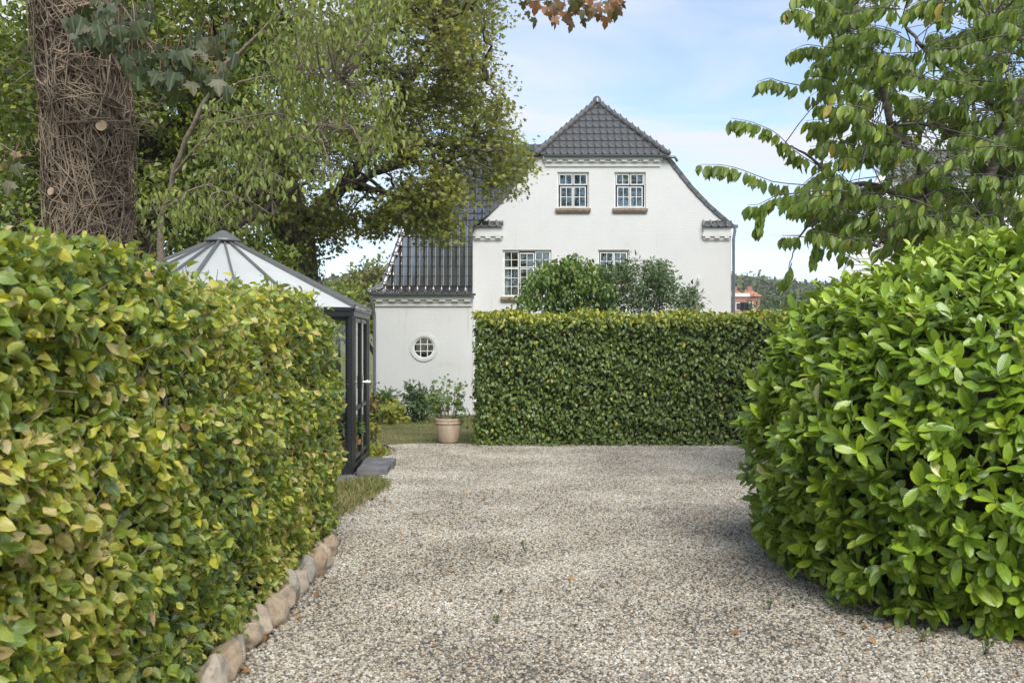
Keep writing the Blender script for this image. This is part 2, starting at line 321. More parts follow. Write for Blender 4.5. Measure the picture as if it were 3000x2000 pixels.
def stone_mat():
    m, nt, p, o = new_mat('field stone')
    oi = N(nt, 'ShaderNodeObjectInfo')
    r0 = ramp(nt, [(0.0, (0.38, 0.27, 0.18)), (0.3, (0.42, 0.33, 0.235)), (0.55, (0.44, 0.37, 0.285)), (0.75, (0.37, 0.34, 0.295)), (1, (0.48, 0.41, 0.32))])
    nt.links.new(oi.outputs['Random'], r0.inputs[0])
    tc = N(nt, 'ShaderNodeTexCoord'); nz = N(nt, 'ShaderNodeTexNoise'); nz.inputs['Scale'].default_value = 26; nz.inputs['Detail'].default_value = 9; nz.inputs['Roughness'].default_value = 0.7
    nt.links.new(tc.outputs['Object'], nz.inputs['Vector'])
    r1 = ramp(nt, [(0.3, (0.5, 0.45, 0.40)), (0.5, (1, 1, 1)), (0.7, (1.25, 1.2, 1.12))]); nt.links.new(nz.outputs['Fac'], r1.inputs[0])
    mu = N(nt, 'ShaderNodeMix', data_type='RGBA', blend_type='MULTIPLY'); mu.inputs['Factor'].default_value = 0.85
    nt.links.new(r0.outputs[0], mu.inputs[6]); nt.links.new(r1.outputs[0], mu.inputs[7]); nt.links.new(mu.outputs[2], p.inputs['Base Color'])
    b = N(nt, 'ShaderNodeBump'); b.inputs['Strength'].default_value = 0.7; b.inputs['Distance'].default_value = 0.02
    nt.links.new(nz.outputs['Fac'], b.inputs['Height']); nt.links.new(b.outputs[0], p.inputs['Normal']); p.inputs['Roughness'].default_value = 0.85
    return m
M['stone'] = stone_mat()

G = lambda r, g, b: (r, g, b)
M['beech_near'] = leaf_mat('beech hedge leaf', [(0, (0.055, 0.105, 0.038)), (0.2, (0.12, 0.20, 0.045)), (0.4, (0.23, 0.33, 0.045)), (0.58, (0.42, 0.47, 0.05)), (0.75, (0.62, 0.57, 0.07)), (0.86, (0.64, 0.54, 0.22)), (0.95, (0.58, 0.40, 0.19)), (1, (0.42, 0.21, 0.09))], 0.36, 0.32, vein=(0.34, 0.38, 0.16), vein_w=0.04, side=0.09, under=(0.33, 0.39, 0.12), spec=0.6, mottle=0.22)
M['beech_mid'] = leaf_mat('beech hedge leaf, far', [(0, (0.072, 0.12, 0.034)), (0.35, (0.125, 0.19, 0.04)), (0.6, (0.20, 0.27, 0.046)), (0.78, (0.37, 0.40, 0.05)), (0.92, (0.56, 0.52, 0.07)), (1, (0.44, 0.27, 0.07))], 0.36, 0.25, vein=(0.20, 0.24, 0.09), vein_w=0.06, side=0.15)
M['laurel'] = leaf_mat('laurel leaf', [(0, (0.115, 0.205, 0.022)), (0.4, (0.21, 0.345, 0.027)), (0.7, (0.33, 0.465, 0.032)), (0.93, (0.47, 0.575, 0.05)), (1, (0.54, 0.53, 0.18))],
                  0.26, 0.22, vein=(0.30, 0.38, 0.085), vein_w=0.045, side=0.10, under=(0.22, 0.29, 0.08), spec=0.6, mottle=0.16)
M['cherry'] = leaf_mat('cherry leaf', [(0, (0.10, 0.165, 0.03)), (0.5, (0.19, 0.29, 0.042)), (0.85, (0.34, 0.425, 0.055)), (0.97, (0.46, 0.44, 0.07)), (1, (0.52, 0.37, 0.07))],
                  0.38, 0.45, vein=(0.20, 0.26, 0.09), vein_w=0.05, side=0.12, under=(0.17, 0.23, 0.08), mottle=0.16)
M['maple'] = leaf_mat('field maple leaf', [(0, (0.12, 0.155, 0.04)), (0.45, (0.225, 0.26, 0.052)), (0.8, (0.39, 0.37, 0.065)), (1, (0.50, 0.40, 0.07))], 0.42, 0.42, under=(0.22, 0.23, 0.10))
M['elm'] = leaf_mat('hazel leaf', [(0, (0.13, 0.175, 0.036)), (0.5, (0.23, 0.285, 0.055)), (0.9, (0.37, 0.41, 0.095)), (1, (0.46, 0.42, 0.10))], 0.5, 0.36, vein=(0.28, 0.32, 0.14), vein_w=0.07, under=(0.26, 0.31, 0.13))
M['dark_leaf'] = leaf_mat('dark tree leaf', [(0, (0.095, 0.14, 0.038)), (0.5, (0.185, 0.235, 0.05)), (0.85, (0.33, 0.355, 0.056)), (1, (0.48, 0.39, 0.075))], 0.42, 0.32)
M['sycamore'] = leaf_mat('sycamore leaf', [(0, (0.034, 0.050, 0.020)), (0.6, (0.062, 0.085, 0.030)), (0.88, (0.10, 0.095, 0.045)), (1, (0.26, 0.18, 0.08))], 0.5, 0.2, vein=(0.13, 0.16, 0.09), vein_w=0.04, under=(0.16, 0.17, 0.11))
M['copper'] = leaf_mat('turning maple leaf', [(0, (0.07, 0.08, 0.025)), (0.5, (0.12, 0.085, 0.03)), (0.8, (0.20, 0.085, 0.035)), (1, (0.30, 0.14, 0.05))], 0.5, 0.35)
M['lilac'] = leaf_mat('lilac leaf', [(0, (0.065, 0.12, 0.03)), (0.6, (0.14, 0.235, 0.045)), (0.95, (0.29, 0.33, 0.07)), (1, (0.42, 0.35, 0.10))], 0.4, 0.3, vein=(0.2, 0.25, 0.1), vein_w=0.06)
M['bluegreen'] = leaf_mat('privet leaf', [(0, (0.058, 0.10, 0.04)), (0.7, (0.115, 0.18, 0.065)), (1, (0.25, 0.29, 0.085))], 0.38, 0.25)
M['yellowgreen'] = leaf_mat('yellow green leaf', [(0, (0.12, 0.17, 0.03)), (0.5, (0.26, 0.29, 0.045)), (1, (0.42, 0.36, 0.07))], 0.5, 0.3)
M['russet'] = leaf_mat('russet leaf', [(0, (0.10, 0.11, 0.03)), (0.6, (0.26, 0.13, 0.05)), (1, (0.36, 0.14, 0.06))], 0.5, 0.3)
M['fallen'] = leaf_mat('fallen leaf', [(0, (0.14, 0.07, 0.03)), (0.5, (0.28, 0.14, 0.05)), (1, (0.42, 0.25, 0.10))], 0.6, 0.1)
M['grass'] = leaf_mat('grass blade', [(0, (0.11, 0.135, 0.035)), (0.4, (0.19, 0.20, 0.06)), (0.75, (0.33, 0.29, 0.12)), (1, (0.46, 0.39, 0.21))], 0.6, 0.25)
M['far_leaf'] = leaf_mat('far wood leaf', [(0, (0.06, 0.085, 0.035)), (0.6, (0.10, 0.125, 0.045)), (1, (0.17, 0.165, 0.055))], 0.7, 0.15)
M['olive_leaf'] = leaf_mat('olive far leaf', [(0, (0.10, 0.12, 0.035)), (0.6, (0.17, 0.175, 0.05)), (1, (0.27, 0.235, 0.06))], 0.6, 0.25)
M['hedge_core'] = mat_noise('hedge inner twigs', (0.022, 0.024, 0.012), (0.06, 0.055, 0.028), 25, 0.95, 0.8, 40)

# ------------------------------------------------------------------ helpers
def root(name, label, cat, loc=(0, 0, 0), group=None):
    o = bpy.data.objects.new(name, None); C.objects.link(o); o.location = loc
    o.empty_display_size = 0.2
    o['label'] = label; o['category'] = cat
    if group: o['group'] = group
    return o
def wl(o):
    v = Vector((0, 0, 0))
    while o is not None: v = v + Vector(o.location); o = o.parent
    return np.array(v)
def link(name, me, parent=None, mat=None, kind=None, label=None, cat=None, group=None, loc=None):
    o = bpy.data.objects.new(name, me); C.objects.link(o)
    if mat is not None and len(me.materials) == 0: me.materials.append(mat)
    if parent is not None: o.parent = parent
    if loc is not None: o.location = loc
    for k, v in (('kind', kind), ('label', label), ('category', cat), ('group', group)):
        if v: o[k] = v
    return o
def np_mesh(name, V, T, smooth=True, uv=None, tint=None):
    """V (n,3), T (m,k) equal-sized polygons; uv/tint per vertex"""
    me = bpy.data.meshes.new(name)
    V = np.ascontiguousarray(V, dtype=np.float32); T = np.ascontiguousarray(T, dtype=np.int32)
    m, k = T.shape
    me.vertices.add(len(V)); me.vertices.foreach_set('co', V.ravel())
    me.loops.add(m*k); me.loops.foreach_set('vertex_index', T.ravel())
    me.polygons.add(m); me.polygons.foreach_set('loop_start', np.arange(m, dtype=np.int32)*k)
    me.polygons.foreach_set('use_smooth', np.full(m, smooth, dtype=bool))
    if uv is not None:
        l = me.uv_layers.new(name='leaf'); l.data.foreach_set('uv', np.ascontiguousarray(uv[T.ravel()], dtype=np.float32).ravel())
    if tint is not None:
        a = me.attributes.new('tint', 'FLOAT', 'POINT'); a.data.foreach_set('value', np.ascontiguousarray(tint, dtype=np.float32))
    me.update(calc_edges=True)
    return me
def poly_mesh(name, V, Fc, smooth=False):
    me = bpy.data.meshes.new(name); me.from_pydata([tuple(v) for v in V], [], [tuple(f) for f in Fc])
    if smooth: me.polygons.foreach_set('use_smooth', [True]*len(me.polygons))
    me.update(); return me
class MB:
    """collects shapes; build() makes one mesh object"""
    def __init__(s): s.v = []; s.f = []
    def add(s, V, Fc):
        o = len(s.v); s.v += [tuple(map(float, v)) for v in V]; s.f += [tuple(int(i)+o for i in f) for f in Fc]; return s
    def box(s, x0, x1, y0, y1, z0, z1):
        V = [(x0,y0,z0),(x1,y0,z0),(x1,y1,z0),(x0,y1,z0),(x0,y0,z1),(x1,y0,z1),(x1,y1,z1),(x0,y1,z1)]
        return s.add(V, [(0,3,2,1),(4,5,6,7),(0,1,5,4),(1,2,6,5),(2,3,7,6),(3,0,4,7)])
    def bar(s, a, b, wd, dp, up=(0,0,1)):
        """rectangular bar from a to b, wd across, dp along 'up'"""
        a = Vector(a); b = Vector(b); d = (b-a).normalized(); u = Vector(up); x = d.cross(u).normalized(); u = x.cross(d).normalized()
        V = [p + x*sx*wd/2 + u*su*dp/2 for p in (a, b) for sx, su in ((-1,-1),(1,-1),(1,1),(-1,1))]
        return s.add(V, [(0,1,2,3),(7,6,5,4),(0,4,5,1),(1,5,6,2),(2,6,7,3),(3,7,4,0)])
    def tube(s, pts, rad, n=8, cap=True):
        V, T = tube_np(np.array(pts, float), np.broadcast_to(np.array(rad, float), (len(pts),)), n)
        s.add(V, T)
        if cap:
            o = len(s.v) - len(V)
            s.f.append(tuple(o+i for i in range(n))[::-1]); s.f.append(tuple(o+len(V)-n+i for i in range(n)))
        return s
    def lathe(s, prof, n=24, c=(0,0,0), arc=None):
        a = np.linspace(0, 2*math.pi, n, endpoint=False)
        V = [(c[0]+r*math.cos(t), c[1]+r*math.sin(t), c[2]+z) for r, z in prof for t in a]
        Fc = [(i*n+j, i*n+(j+1) % n, (i+1)*n+(j+1) % n, (i+1)*n+j) for i in range(len(prof)-1) for j in range(n)]
        return s.add(V, Fc)
    def build(s, name, mat, parent=None, smooth=False, bevel=0.0, **kw):
        base = wl(parent) if parent is not None else np.zeros(3)
        me = poly_mesh(name, np.array(s.v)-base, s.f, smooth)
        if bevel:
            bm = bmesh.new(); bm.from_mesh(me)
            bmesh.ops.bevel(bm, geom=list(bm.edges), offset=bevel, segments=1, affect='EDGES', clamp_overlap=True)
            bm.to_mesh(me); bm.free()
        return link(name, me, parent, mat, **kw)
def tube_np(P, rad, n=6):
    d = np.gradient(P, axis=0); d /= np.linalg.norm(d, axis=1, keepdims=True)+1e-9
    ref = np.where(np.abs(d[:, 2:3]) > 0.9, np.array([[1., 0, 0]]), np.array([[0, 0, 1.]]))
    # a steady reference for the whole tube avoids twisting
    mean = d.mean(0); r0 = np.array([0, 0, 1.]) if abs(mean[2]) < 0.8*np.linalg.norm(mean)+1e-9 else np.array([1., 0, 0])
    x = np.cross(d, r0); x /= np.linalg.norm(x, axis=1, keepdims=True)+1e-9; y = np.cross(d, x)
    a = np.linspace(0, 2*math.pi, n, endpoint=False)
    V = P[:, None, :] + rad[:, None, None]*(np.cos(a)[None, :, None]*x[:, None, :] + np.sin(a)[None, :, None]*y[:, None, :])
    k = len(P); i = np.arange(k-1)[:, None]*n; j = np.arange(n)[None, :]; j2 = (j+1) % n
    T = np.stack([i+j, i+j2, i+n+j2, i+n+j], -1).reshape(-1, 4)
    return V.reshape(-1, 3), T
class Tubes:
    def __init__(s): s.V = []; s.T = []; s.n = 0
    def add(s, P, r0, r1, n=5):
        P = np.asarray(P, float); rad = np.linspace(r0, r1, len(P))
        V, T = tube_np(P, rad, n); s.V.append(V); s.T.append(T+s.n); s.n += len(V)
    def build(s, name, mat, parent=None, **kw):
        base = wl(parent) if parent is not None else np.zeros(3)
        return link(name, np_mesh(name, np.concatenate(s.V)-base, np.concatenate(s.T)), parent, mat, **kw)
def bez(a, b, c, n=10):
    a, b, c = map(lambda q: np.asarray(q, float), (a, b, c)); t = np.linspace(0, 1, n)[:, None]
    return (1-t)**2*a + 2*t*(1-t)*b + t*t*c
def wob(P, amp, rng):
    P = np.array(P, float); n = len(P)
    w = rng.normal(0, amp, (n, 3)); w[0] = 0; w[-1] *= 0.3
    return P + w
def unit(v): return v/(np.linalg.norm(v, axis=-1, keepdims=True)+1e-9)

# leaf templates: along +X from the stalk end, face up (+Z), length 1
def leaf_tpl(width, us, ws, fold=0.25, curl=0.25, twist=0.0, wave=0.0):
    V = [(us[0], 0, 0)]; uv = [(0, .5)]; T = []
    n = len(us)
    wm = max(ws)
    for k in range(1, n-1):
        u = us[k]; wd = ws[k]*width/2/wm; z = -curl*u*u
        tw = twist*u; wv = wave*((-1)**k)*wd
        for s_ in (1, 0, -1):
            y = s_*wd; zz = z + fold*abs(y) + tw*y + (wv*s_ if s_ else 0)
            V.append((u, y, zz)); uv.append((u, .5+.5*s_*ws[k]/wm))
    V.append((us[-1], 0, -curl*us[-1]**2)); uv.append((1, .5))
    T += [(0, 2, 1), (0, 3, 2)]
    for k in range(1, n-2):
        a = 1+(k-1)*3; b = a+3
        T += [(a, a+1, b), (a+1, b+1, b), (a+1, a+2, b+1), (a+2, b+2, b+1)]
    a = 1+(n-3)*3; e = len(V)-1
    T += [(a, a+1, e), (a+1, a+2, e)]
    return np.array(V, float), np.array(T, int), np.array(uv, float)
def lobed_tpl(curl=0.2, deep=0.55, toothed=False):
    """five-lobed palmate leaf as a fan round its centre"""
    if toothed:
        pol = [(0, -.5, 180), (0.55, 0, 128), (0.38, 0, 108), (0.72, 0, 84), (0.55, 0, 66), (0.62, 0, 56), (0.42, 0, 42), (0.66, 0, 26), (0.95, 0, 0)]
    else:
        pol = [(0.5, 0, 120), (0.30, 0, 92), (0.62, 0, 58), (0.34, 0, 30), (0.78, 0, 0)]
    pts = []
    for r, _, a in pol:
        if a == 180: continue
        pts.append((r, a))
    ring = [(0.16, 180.0)] + [(r, a) for r, a in pts] + [(r, -a) for r, a in reversed(pts) if a != 0]
    c = np.array([0.30, 0, 0.0]); V = [c]; uv = [(.45, .5)]
    for r, a in ring:
        x = c[0] + r*math.cos(R(a))*0.72; y = r*math.sin(R(a))*0.72
        V.append((x, y, -curl*(x-0.3)**2 - curl*0.9*y*y + 0.05)); uv.append((x, .5+y*0.7))
    n = len(ring)
    T = [(0, 1+(i+1) % n, 1+i) for i in range(n)]
    return np.array(V, float), np.array(T, int), np.array(uv, float)
ov_u = [0, .22, .5, .78, 1.0]; ov_w = [0, .8, 1.0, .68, 0]
TPL = {
 'beech': [leaf_tpl(.66, [0, .2, .48, .78, 1], [0, .84, 1, .66, 0], f, c, t, wv) for f, c, t, wv in ((.25, .25, .2, .10), (.6, .6, -.4, .16), (-.2, .65, .5, .08), (1.1, .1, -.2, .12), (.3, -.3, .6, .15))],
 'beech_far': [leaf_tpl(.62, [0, .35, .75, 1], [0, 1, .7, 0], f, c, t, wv) for f, c, t, wv in ((.25, .2, .1, .10), (.5, .35, -.2, .14), (-.1, .45, .3, .06), (.9, .1, 0, .1))],
 'laurel': [leaf_tpl(.42, [0, .14, .36, .62, .86, 1], [0, .42, .84, 1, .74, 0], f, c, t) for f, c, t in ((.3, .12, .1), (.4, .25, -.15), (.15, .05, .2), (.5, .2, 0))],
 'laurel_far': [leaf_tpl(.42, [0, .3, .68, 1], [0, .75, 1, 0], f, c, t) for f, c, t in ((.3, .12, .1), (.4, .25, -.15), (.15, .05, .2))],
 'cherry': [leaf_tpl(.42, [0, .14, .4, .68, .88, 1], [0, .46, .96, 1, .45, 0], f, c, t, wv) for f, c, t, wv in ((.4, .2, .1, .06), (.7, .3, -.2, .08), (.25, .4, .3, .03), (.9, .15, 0, .08))],
 'elm': [leaf_tpl(.40, ov_u, ov_w, f, c, t) for f, c, t in ((.5, .25, .1), (.9, .4, -.3), (.3, .1, .3))],
 'oval': [leaf_tpl(.58, ov_u, ov_w, f, c, t) for f, c, t in ((.3, .25, .1), (.6, .4, -.3), (.2, .1, .3))],
 'simple': [leaf_tpl(.6, [0, .45, 1], [0, 1, 0], f, c) for f, c in ((.3, .3), (.6, .1), (-.2, .3))],
 'maple': [lobed_tpl(.3), lobed_tpl(.9), lobed_tpl(-.3)],
 'sycamore': [lobed_tpl(.35, toothed=True), lobed_tpl(1.0, toothed=True), lobed_tpl(.7, toothed=True)],
 'lance': [leaf_tpl(.3, ov_u, ov_w, f, c, t) for f, c, t in ((.4, .35, .1), (.6, .55, -.3), (.3, .2, .3))],
 'blade': [leaf_tpl(.10, [0, .5, 1], [0, 1, 0], 0, c) for c in (.2, .6, 1.0)],
}
def frames(d, n):
    x = unit(d); y = unit(np.cross(n, x)); z = np.cross(x, y)
    return np.stack([x, y, z], -1)            # columns
def leafy(parent, kind, mat, pos, d, nrm, size, tint, rng, n_obj=0, part='foliage', leaf_name='leaf'):
    """scatter leaves; the n_obj that show largest become objects of their own, the rest one 'stuff' part"""
    tpls = TPL[kind]; K = len(tpls); N_ = len(pos)
    pos = np.asarray(pos, float); size = np.broadcast_to(np.asarray(size, float), (N_,)); tint = np.clip(tint, 0, 1)
    Rm = frames(d, nrm); var = rng.integers(0, K, N_)
    nv, ntr = len(tpls[0][0]), len(tpls[0][1])
    TV = np.stack([t[0] for t in tpls])
    V = np.einsum('nij,nvj->nvi', Rm, TV[var])*size[:, None, None] + pos[:, None, :]
    TT = tpls[0][1]; UV = tpls[0][2]
    pick = np.zeros(N_, bool)
    if n_obj:
        ctr = V.mean(1); px = 1500+ctr[:, 0]/ctr[:, 1]*F; py = 1000-(ctr[:, 2]-EYE)/ctr[:, 1]*F
        inside = (px > 10) & (px < 2990) & (py > 10) & (py < 1990) & (ctr[:, 1] > 0.5)
        e1 = V[:, TT[:, 1]]-V[:, TT[:, 0]]; e2 = V[:, TT[:, 2]]-V[:, TT[:, 0]]
        cr_ = np.cross(e1, e2); view = unit(ctr-np.array([0, 0, EYE]))
        area = np.abs(np.einsum('nti,ni->nt', cr_, view)).sum(1)/ctr[:, 1]**2
        area[~inside] = 0
        cand = np.argsort(-area)[:min(N_, max(6000, n_obj*8))]
        bv = BVHTree.FromPolygons(V.reshape(-1, 3).tolist(), (TT[None]+np.arange(N_)[:, None, None]*nv).reshape(-1, 3).tolist(), all_triangles=True)
        o_ = Vector((0, 0, EYE)); got = 0
        mid = V[np.arange(N_)[:, None], TT[len(TT)//2][None]].mean(1)
        for i in cand:
            if area[i] <= 0: break
            dv_ = Vector(mid[i]) - o_
            h = bv.ray_cast(o_, dv_.normalized(), 400)
            if h[2] is not None and h[2]//ntr == i:
                pick[i] = True; got += 1
                if got >= n_obj: break
    base = wl(parent)
    keep = ~pick; Vk = V[keep]; nk = len(Vk)
    if nk:
        T = (TT[None]+np.arange(nk)[:, None, None]*nv).reshape(-1, 3)
        me = np_mesh(part, Vk.reshape(-1, 3)-base, T, True, np.tile(UV, (nk, 1)), np.repeat(tint[keep], nv))
        link(part, me, parent, mat, kind='stuff')
    if pick.any():
        cache = {}
        for i in np.nonzero(pick)[0]:
            key = (int(var[i]), int(round(float(tint[i])*9)))
            if key not in cache:
                me = np_mesh(leaf_name, TV[var[i]], TT, True, UV, np.full(nv, key[1]/9.0)); me.materials.append(mat); cache[key] = me
            o = bpy.data.objects.new(leaf_name, cache[key]); C.objects.link(o); o.parent = parent
            s_ = float(size[i]); r_ = Rm[i]; p_ = pos[i]-base
            o.matrix_local = Matrix([[r_[0][0]*s_, r_[0][1]*s_, r_[0][2]*s_, p_[0]], [r_[1][0]*s_, r_[1][1]*s_, r_[1][2]*s_, p_[1]], [r_[2][0]*s_, r_[2][1]*s_, r_[2][2]*s_, p_[2]], [0, 0, 0, 1]])
def rand_dir(rng, n): return unit(rng.normal(size=(n, 3)))
def in_poly(x, y, poly):
    poly = np.asarray(poly, float); c = np.zeros(len(x), bool); j = len(poly)-1
    for i in range(len(poly)):
        xi, yi = poly[i]; xj, yj = poly[j]
        c ^= ((yi > y) != (yj > y)) & (x < (xj-xi)*(y-yi)/(yj-yi+1e-12)+xi); j = i
    return c
def poly_points(poly, n, rng):
    poly = np.asarray(poly, float); lo, hi = poly.min(0), poly.max(0); res = np.zeros((0, 2))
    while len(res) < n:
        p = rng.uniform(lo, hi, (n*3, 2)); res = np.concatenate([res, p[in_poly(p[:, 0], p[:, 1], poly)]])
    return res[:n]

# ------------------------------------------------------------------ ground
GY = [(-60, 0.0), (16.3, 0.0), (20, -0.12), (26, -0.42), (34, -0.85), (40, -1.0), (60, -2.2), (110, -3.5), (170, 0.5), (250, 6.0), (330, 12), (420, 17), (700, 18), (1500, 18)]
def gz(y): return float(np.interp(y, [a for a, b in GY], [b for a, b in GY]))
ys = sorted(set(list(np.arange(-60, 16, 4)) + list(np.arange(16, 45, 1.0)) + list(np.arange(45, 120, 6)) + list(np.arange(120, 460, 20)) + [700, 1000, 1500]))
xs = sorted(set(list(np.arange(-30, 31, 2.0)) + [-1500, -900, -600, -400, -300, -200, -140, -100, -70, -50, 50, 70, 100, 140, 200, 300, 400, 600, 900, 1500]))
rg = np.random.default_rng(3)
V = []; 
for y in ys:
    for x in xs:
        z = gz(y)
        if y > 150: z += 3.0*math.sin(x*0.021+1.0)*min(1, (y-150)/150) + 2*math.sin(x*0.05+y*0.01)*min(1, (y-150)/200)
        if y > 17 and abs(x) < 60: z += 0.02*math.sin(x*1.7+y)*1
        V.append((x, y, z))
nx = len(xs)
Fc = [(i*nx+j, i*nx+j+1, (i+1)*nx+j+1, (i+1)*nx+j) for i in range(len(ys)-1) for j in range(nx-1)]
link('ground', poly_mesh('ground', V, Fc, True), None, M['ground'], kind='structure', label='mown lawn and terrain falling gently towards the house')

# gravel drive: a sheet just above the lawn, pebbles strewn over it
drive = [(-1.52, -1.0), (6.5, -1.0), (6.5, 15.9), (-0.5, 15.9), (-0.9, 16.05), (-1.6, 16.0), (-2.0, 15.75), (-1.80, 15.0), (-1.82, 14.4), (-1.80, 13.6), (-1.66, 12.7), (-1.56, 12.05), (-1.46, 11.5), (-1.43, 11.0), (-1.52, 10.0), (-1.62, 9.3), (-1.62, 8.6), (-1.5, 8.0)]
tri = tessellate_polygon([[Vector((x, y, 0)) for x, y in drive]])
def fix(tri, V):
    o_ = []
    for t in tri:
        a, b, c = (Vector(V[i]) for i in t)
        o_.append(t if (b-a).cross(c-a).z > 0 else (t[0], t[2], t[1]))
    return o_
DV = [(x, y, 0.004) for x, y in drive]
link('gravel_drive', poly_mesh('gravel_drive', DV, fix(tri, DV)), None, M['gravel'], kind='structure', label='driveway bed of mixed grey and cream gravel')
# pebbles: the part of the drive that can be seen
peb = [(-1.45, 3.6), (2.6, 3.6), (2.75, 5.0), (2.4, 6.4), (2.35, 8.8), (3.3, 10.4), (4.6, 11.5), (4.8, 15.85), (-0.5, 15.85), (-0.9, 16.0), (-1.6, 15.97), (-1.97, 15.73), (-1.77, 15.0), (-1.79, 14.4), (-1.77, 13.6), (-1.63, 12.7), (-1.53, 12.05), (-1.43, 11.5), (-1.40, 11.0), (-1.49, 10.0), (-1.60, 9.3), (-1.60, 8.6), (-1.47, 8.0)]
tri = tessellate_polygon([[Vector((x, y, 0)) for x, y in peb]])
PV = [(x, y, 0.006) for x, y in peb]
pebo = link('pebbles', poly_mesh('pebbles', PV, fix(tri, PV)), None, M['pebble'], kind='stuff', label='loose rounded grey, cream and tan pebbles strewn over the drive', cat='gravel')
ng = bpy.data.node_groups.new('strew pebbles', 'GeometryNodeTree')
ng.interface.new_socket('Geometry', in_out='INPUT', socket_type='NodeSocketGeometry')
ng.interface.new_socket('Geometry', in_out='OUTPUT', socket_type='NodeSocketGeometry')
gi = ng.nodes.new('NodeGroupInput'); go = ng.nodes.new('NodeGroupOutput')
dp = ng.nodes.new('GeometryNodeDistributePointsOnFaces'); dp.inputs['Density'].default_value = 4600
ico = ng.nodes.new('GeometryNodeMeshIcoSphere'); ico.inputs['Radius'].default_value = 1.0; ico.inputs['Subdivisions'].default_value = 2
ss = ng.nodes.new('GeometryNodeSetShadeSmooth'); sm = ng.nodes.new('GeometryNodeSetMaterial'); sm.inputs['Material'].default_value = M['pebble']
ip = ng.nodes.new('GeometryNodeInstanceOnPoints')
def rv(lo, hi, typ, seed):
    r_ = ng.nodes.new('FunctionNodeRandomValue'); r_.data_type = typ
    idx = 0 if typ == 'FLOAT_VECTOR' else 2
    r_.inputs[idx].default_value = lo; r_.inputs[idx+1].default_value = hi; r_.inputs['Seed'].default_value = seed
    return r_, r_.outputs[0 if typ == 'FLOAT_VECTOR' else 1]
_, rs = rv((0.0048, 0.0068, 0.004), (0.0098, 0.0142, 0.0075), 'FLOAT_VECTOR', 1)
_, rr = rv((-0.5, -0.5, 0), (0.5, 0.5, 6.283), 'FLOAT_VECTOR', 2)
_, rt = rv(0.0, 1.0, 'FLOAT', 3)
st = ng.nodes.new('GeometryNodeStoreNamedAttribute'); st.data_type = 'FLOAT'; st.domain = 'INSTANCE'; st.inputs['Name'].default_value = 'tint'
tr_ = ng.nodes.new('GeometryNodeTranslateInstances'); _, rz = rv((0, 0, -0.002), (0, 0, 0.009), 'FLOAT_VECTOR', 5)
Lk = ng.links.new
Lk(gi.outputs[0], dp.inputs['Mesh']); Lk(dp.outputs['Points'], ip.inputs['Points']); Lk(ico.outputs['Mesh'], ss.inputs[0]); Lk(ss.outputs[0], sm.inputs['Geometry']); Lk(sm.outputs[0], ip.inputs['Instance'])
Lk(rs, ip.inputs['Scale']); Lk(rr, ip.inputs['Rotation']); Lk(ip.outputs[0], tr_.inputs[0]); Lk(rz, tr_.inputs['Translation'])
Lk(tr_.outputs[0], st.inputs['Geometry'])
pn = ng.nodes.new('GeometryNodeInputPosition'); nn_ = ng.nodes.new('ShaderNodeTexNoise'); nn_.inputs['Scale'].default_value = 1.1; nn_.inputs['Detail'].default_value = 5
mr_ = ng.nodes.new('ShaderNodeMapRange'); mr_.inputs['From Min'].default_value = .3; mr_.inputs['From Max'].default_value = .7; mr_.inputs['To Min'].default_value = -.22; mr_.inputs['To Max'].default_value = .16
ad_ = ng.nodes.new('ShaderNodeMath'); ad_.operation = 'ADD'; ad_.use_clamp = True
Lk(pn.outputs[0], nn_.inputs['Vector']); Lk(nn_.outputs['Fac'], mr_.inputs['Value']); Lk(rt, ad_.inputs[0]); Lk(mr_.outputs[0], ad_.inputs[1])
Lk(ad_.outputs[0], [s_ for s_ in st.inputs if s_.name == 'Value' and s_.enabled][0])
Lk(st.outputs[0], go.inputs[0])
md = pebo.modifiers.new('strew', 'NODES'); md.node_group = ng

# ------------------------------------------------------------------ white house
YH = 35.0; YW = 34.4
def H(px, py, Y=YH): return ((px-1500)/F*Y, EYE-(py-1000)/F*Y)
ZG = -1.05
house = root('white_house', 'whitewashed two-storey house with half-hipped gable and glazed black tile roof', 'house', (3.0, YH, -0.9))
gable = [H(1385, 0)[0:1][0]]
gp = [(1385, 672), (1420, 643), (1454, 612), (1484, 578), (1512, 541), (1580, 456), (1943, 456), (2022, 556), (2050, 585), (2072, 608), (2110, 641), (2142, 668)]
outer = [(H(1385, 0)[0], ZG)] + [(H(2142, 0)[0], ZG)] + [H(*p) for p in reversed(gp)]
wins = {'upper_l': (1632.6, 1725.5, 504, 611), 'upper_r': (1799.7, 1892, 504, 611), 'low_l': (1472, 1615.5, 732, 870.6), 'low_r': (1752, 1844, 732, 838), 'side': (2012, 2045, 847, 905)}
def facade(name, outer, holes, Y, mat, parent, reveal=0.13):
    loops = [outer] + holes
    flat = [Vector((x, 0, z)) for lp in loops for x, z in lp]
    tri = tessellate_polygon([[Vector((x, z, 0)) for x, z in lp] for lp in loops])
    V = [(v.x, Y, v.z) for v in flat]; Fc = []
    for t in tri:
        a, b, c = (flat[i] for i in t)
        cr = (b.x-a.x)*(c.z-a.z)-(b.z-a.z)*(c.x-a.x)
        Fc.append(tuple(t) if cr > 0 else (t[0], t[2], t[1]))    # normal towards -Y
    for lp in holes:
        o = len(V); n = len(lp)
        V += [(x, Y, z) for x, z in lp] + [(x, Y+reveal, z) for x, z in lp]
        Fc += [(o+i, o+(i+1) % n, o+n+(i+1) % n, o+n+i) for i in range(n)]
    base = wl(parent); me = poly_mesh(name, np.array(V)-base, Fc)
    return link(name, me, parent, mat)
holes = []
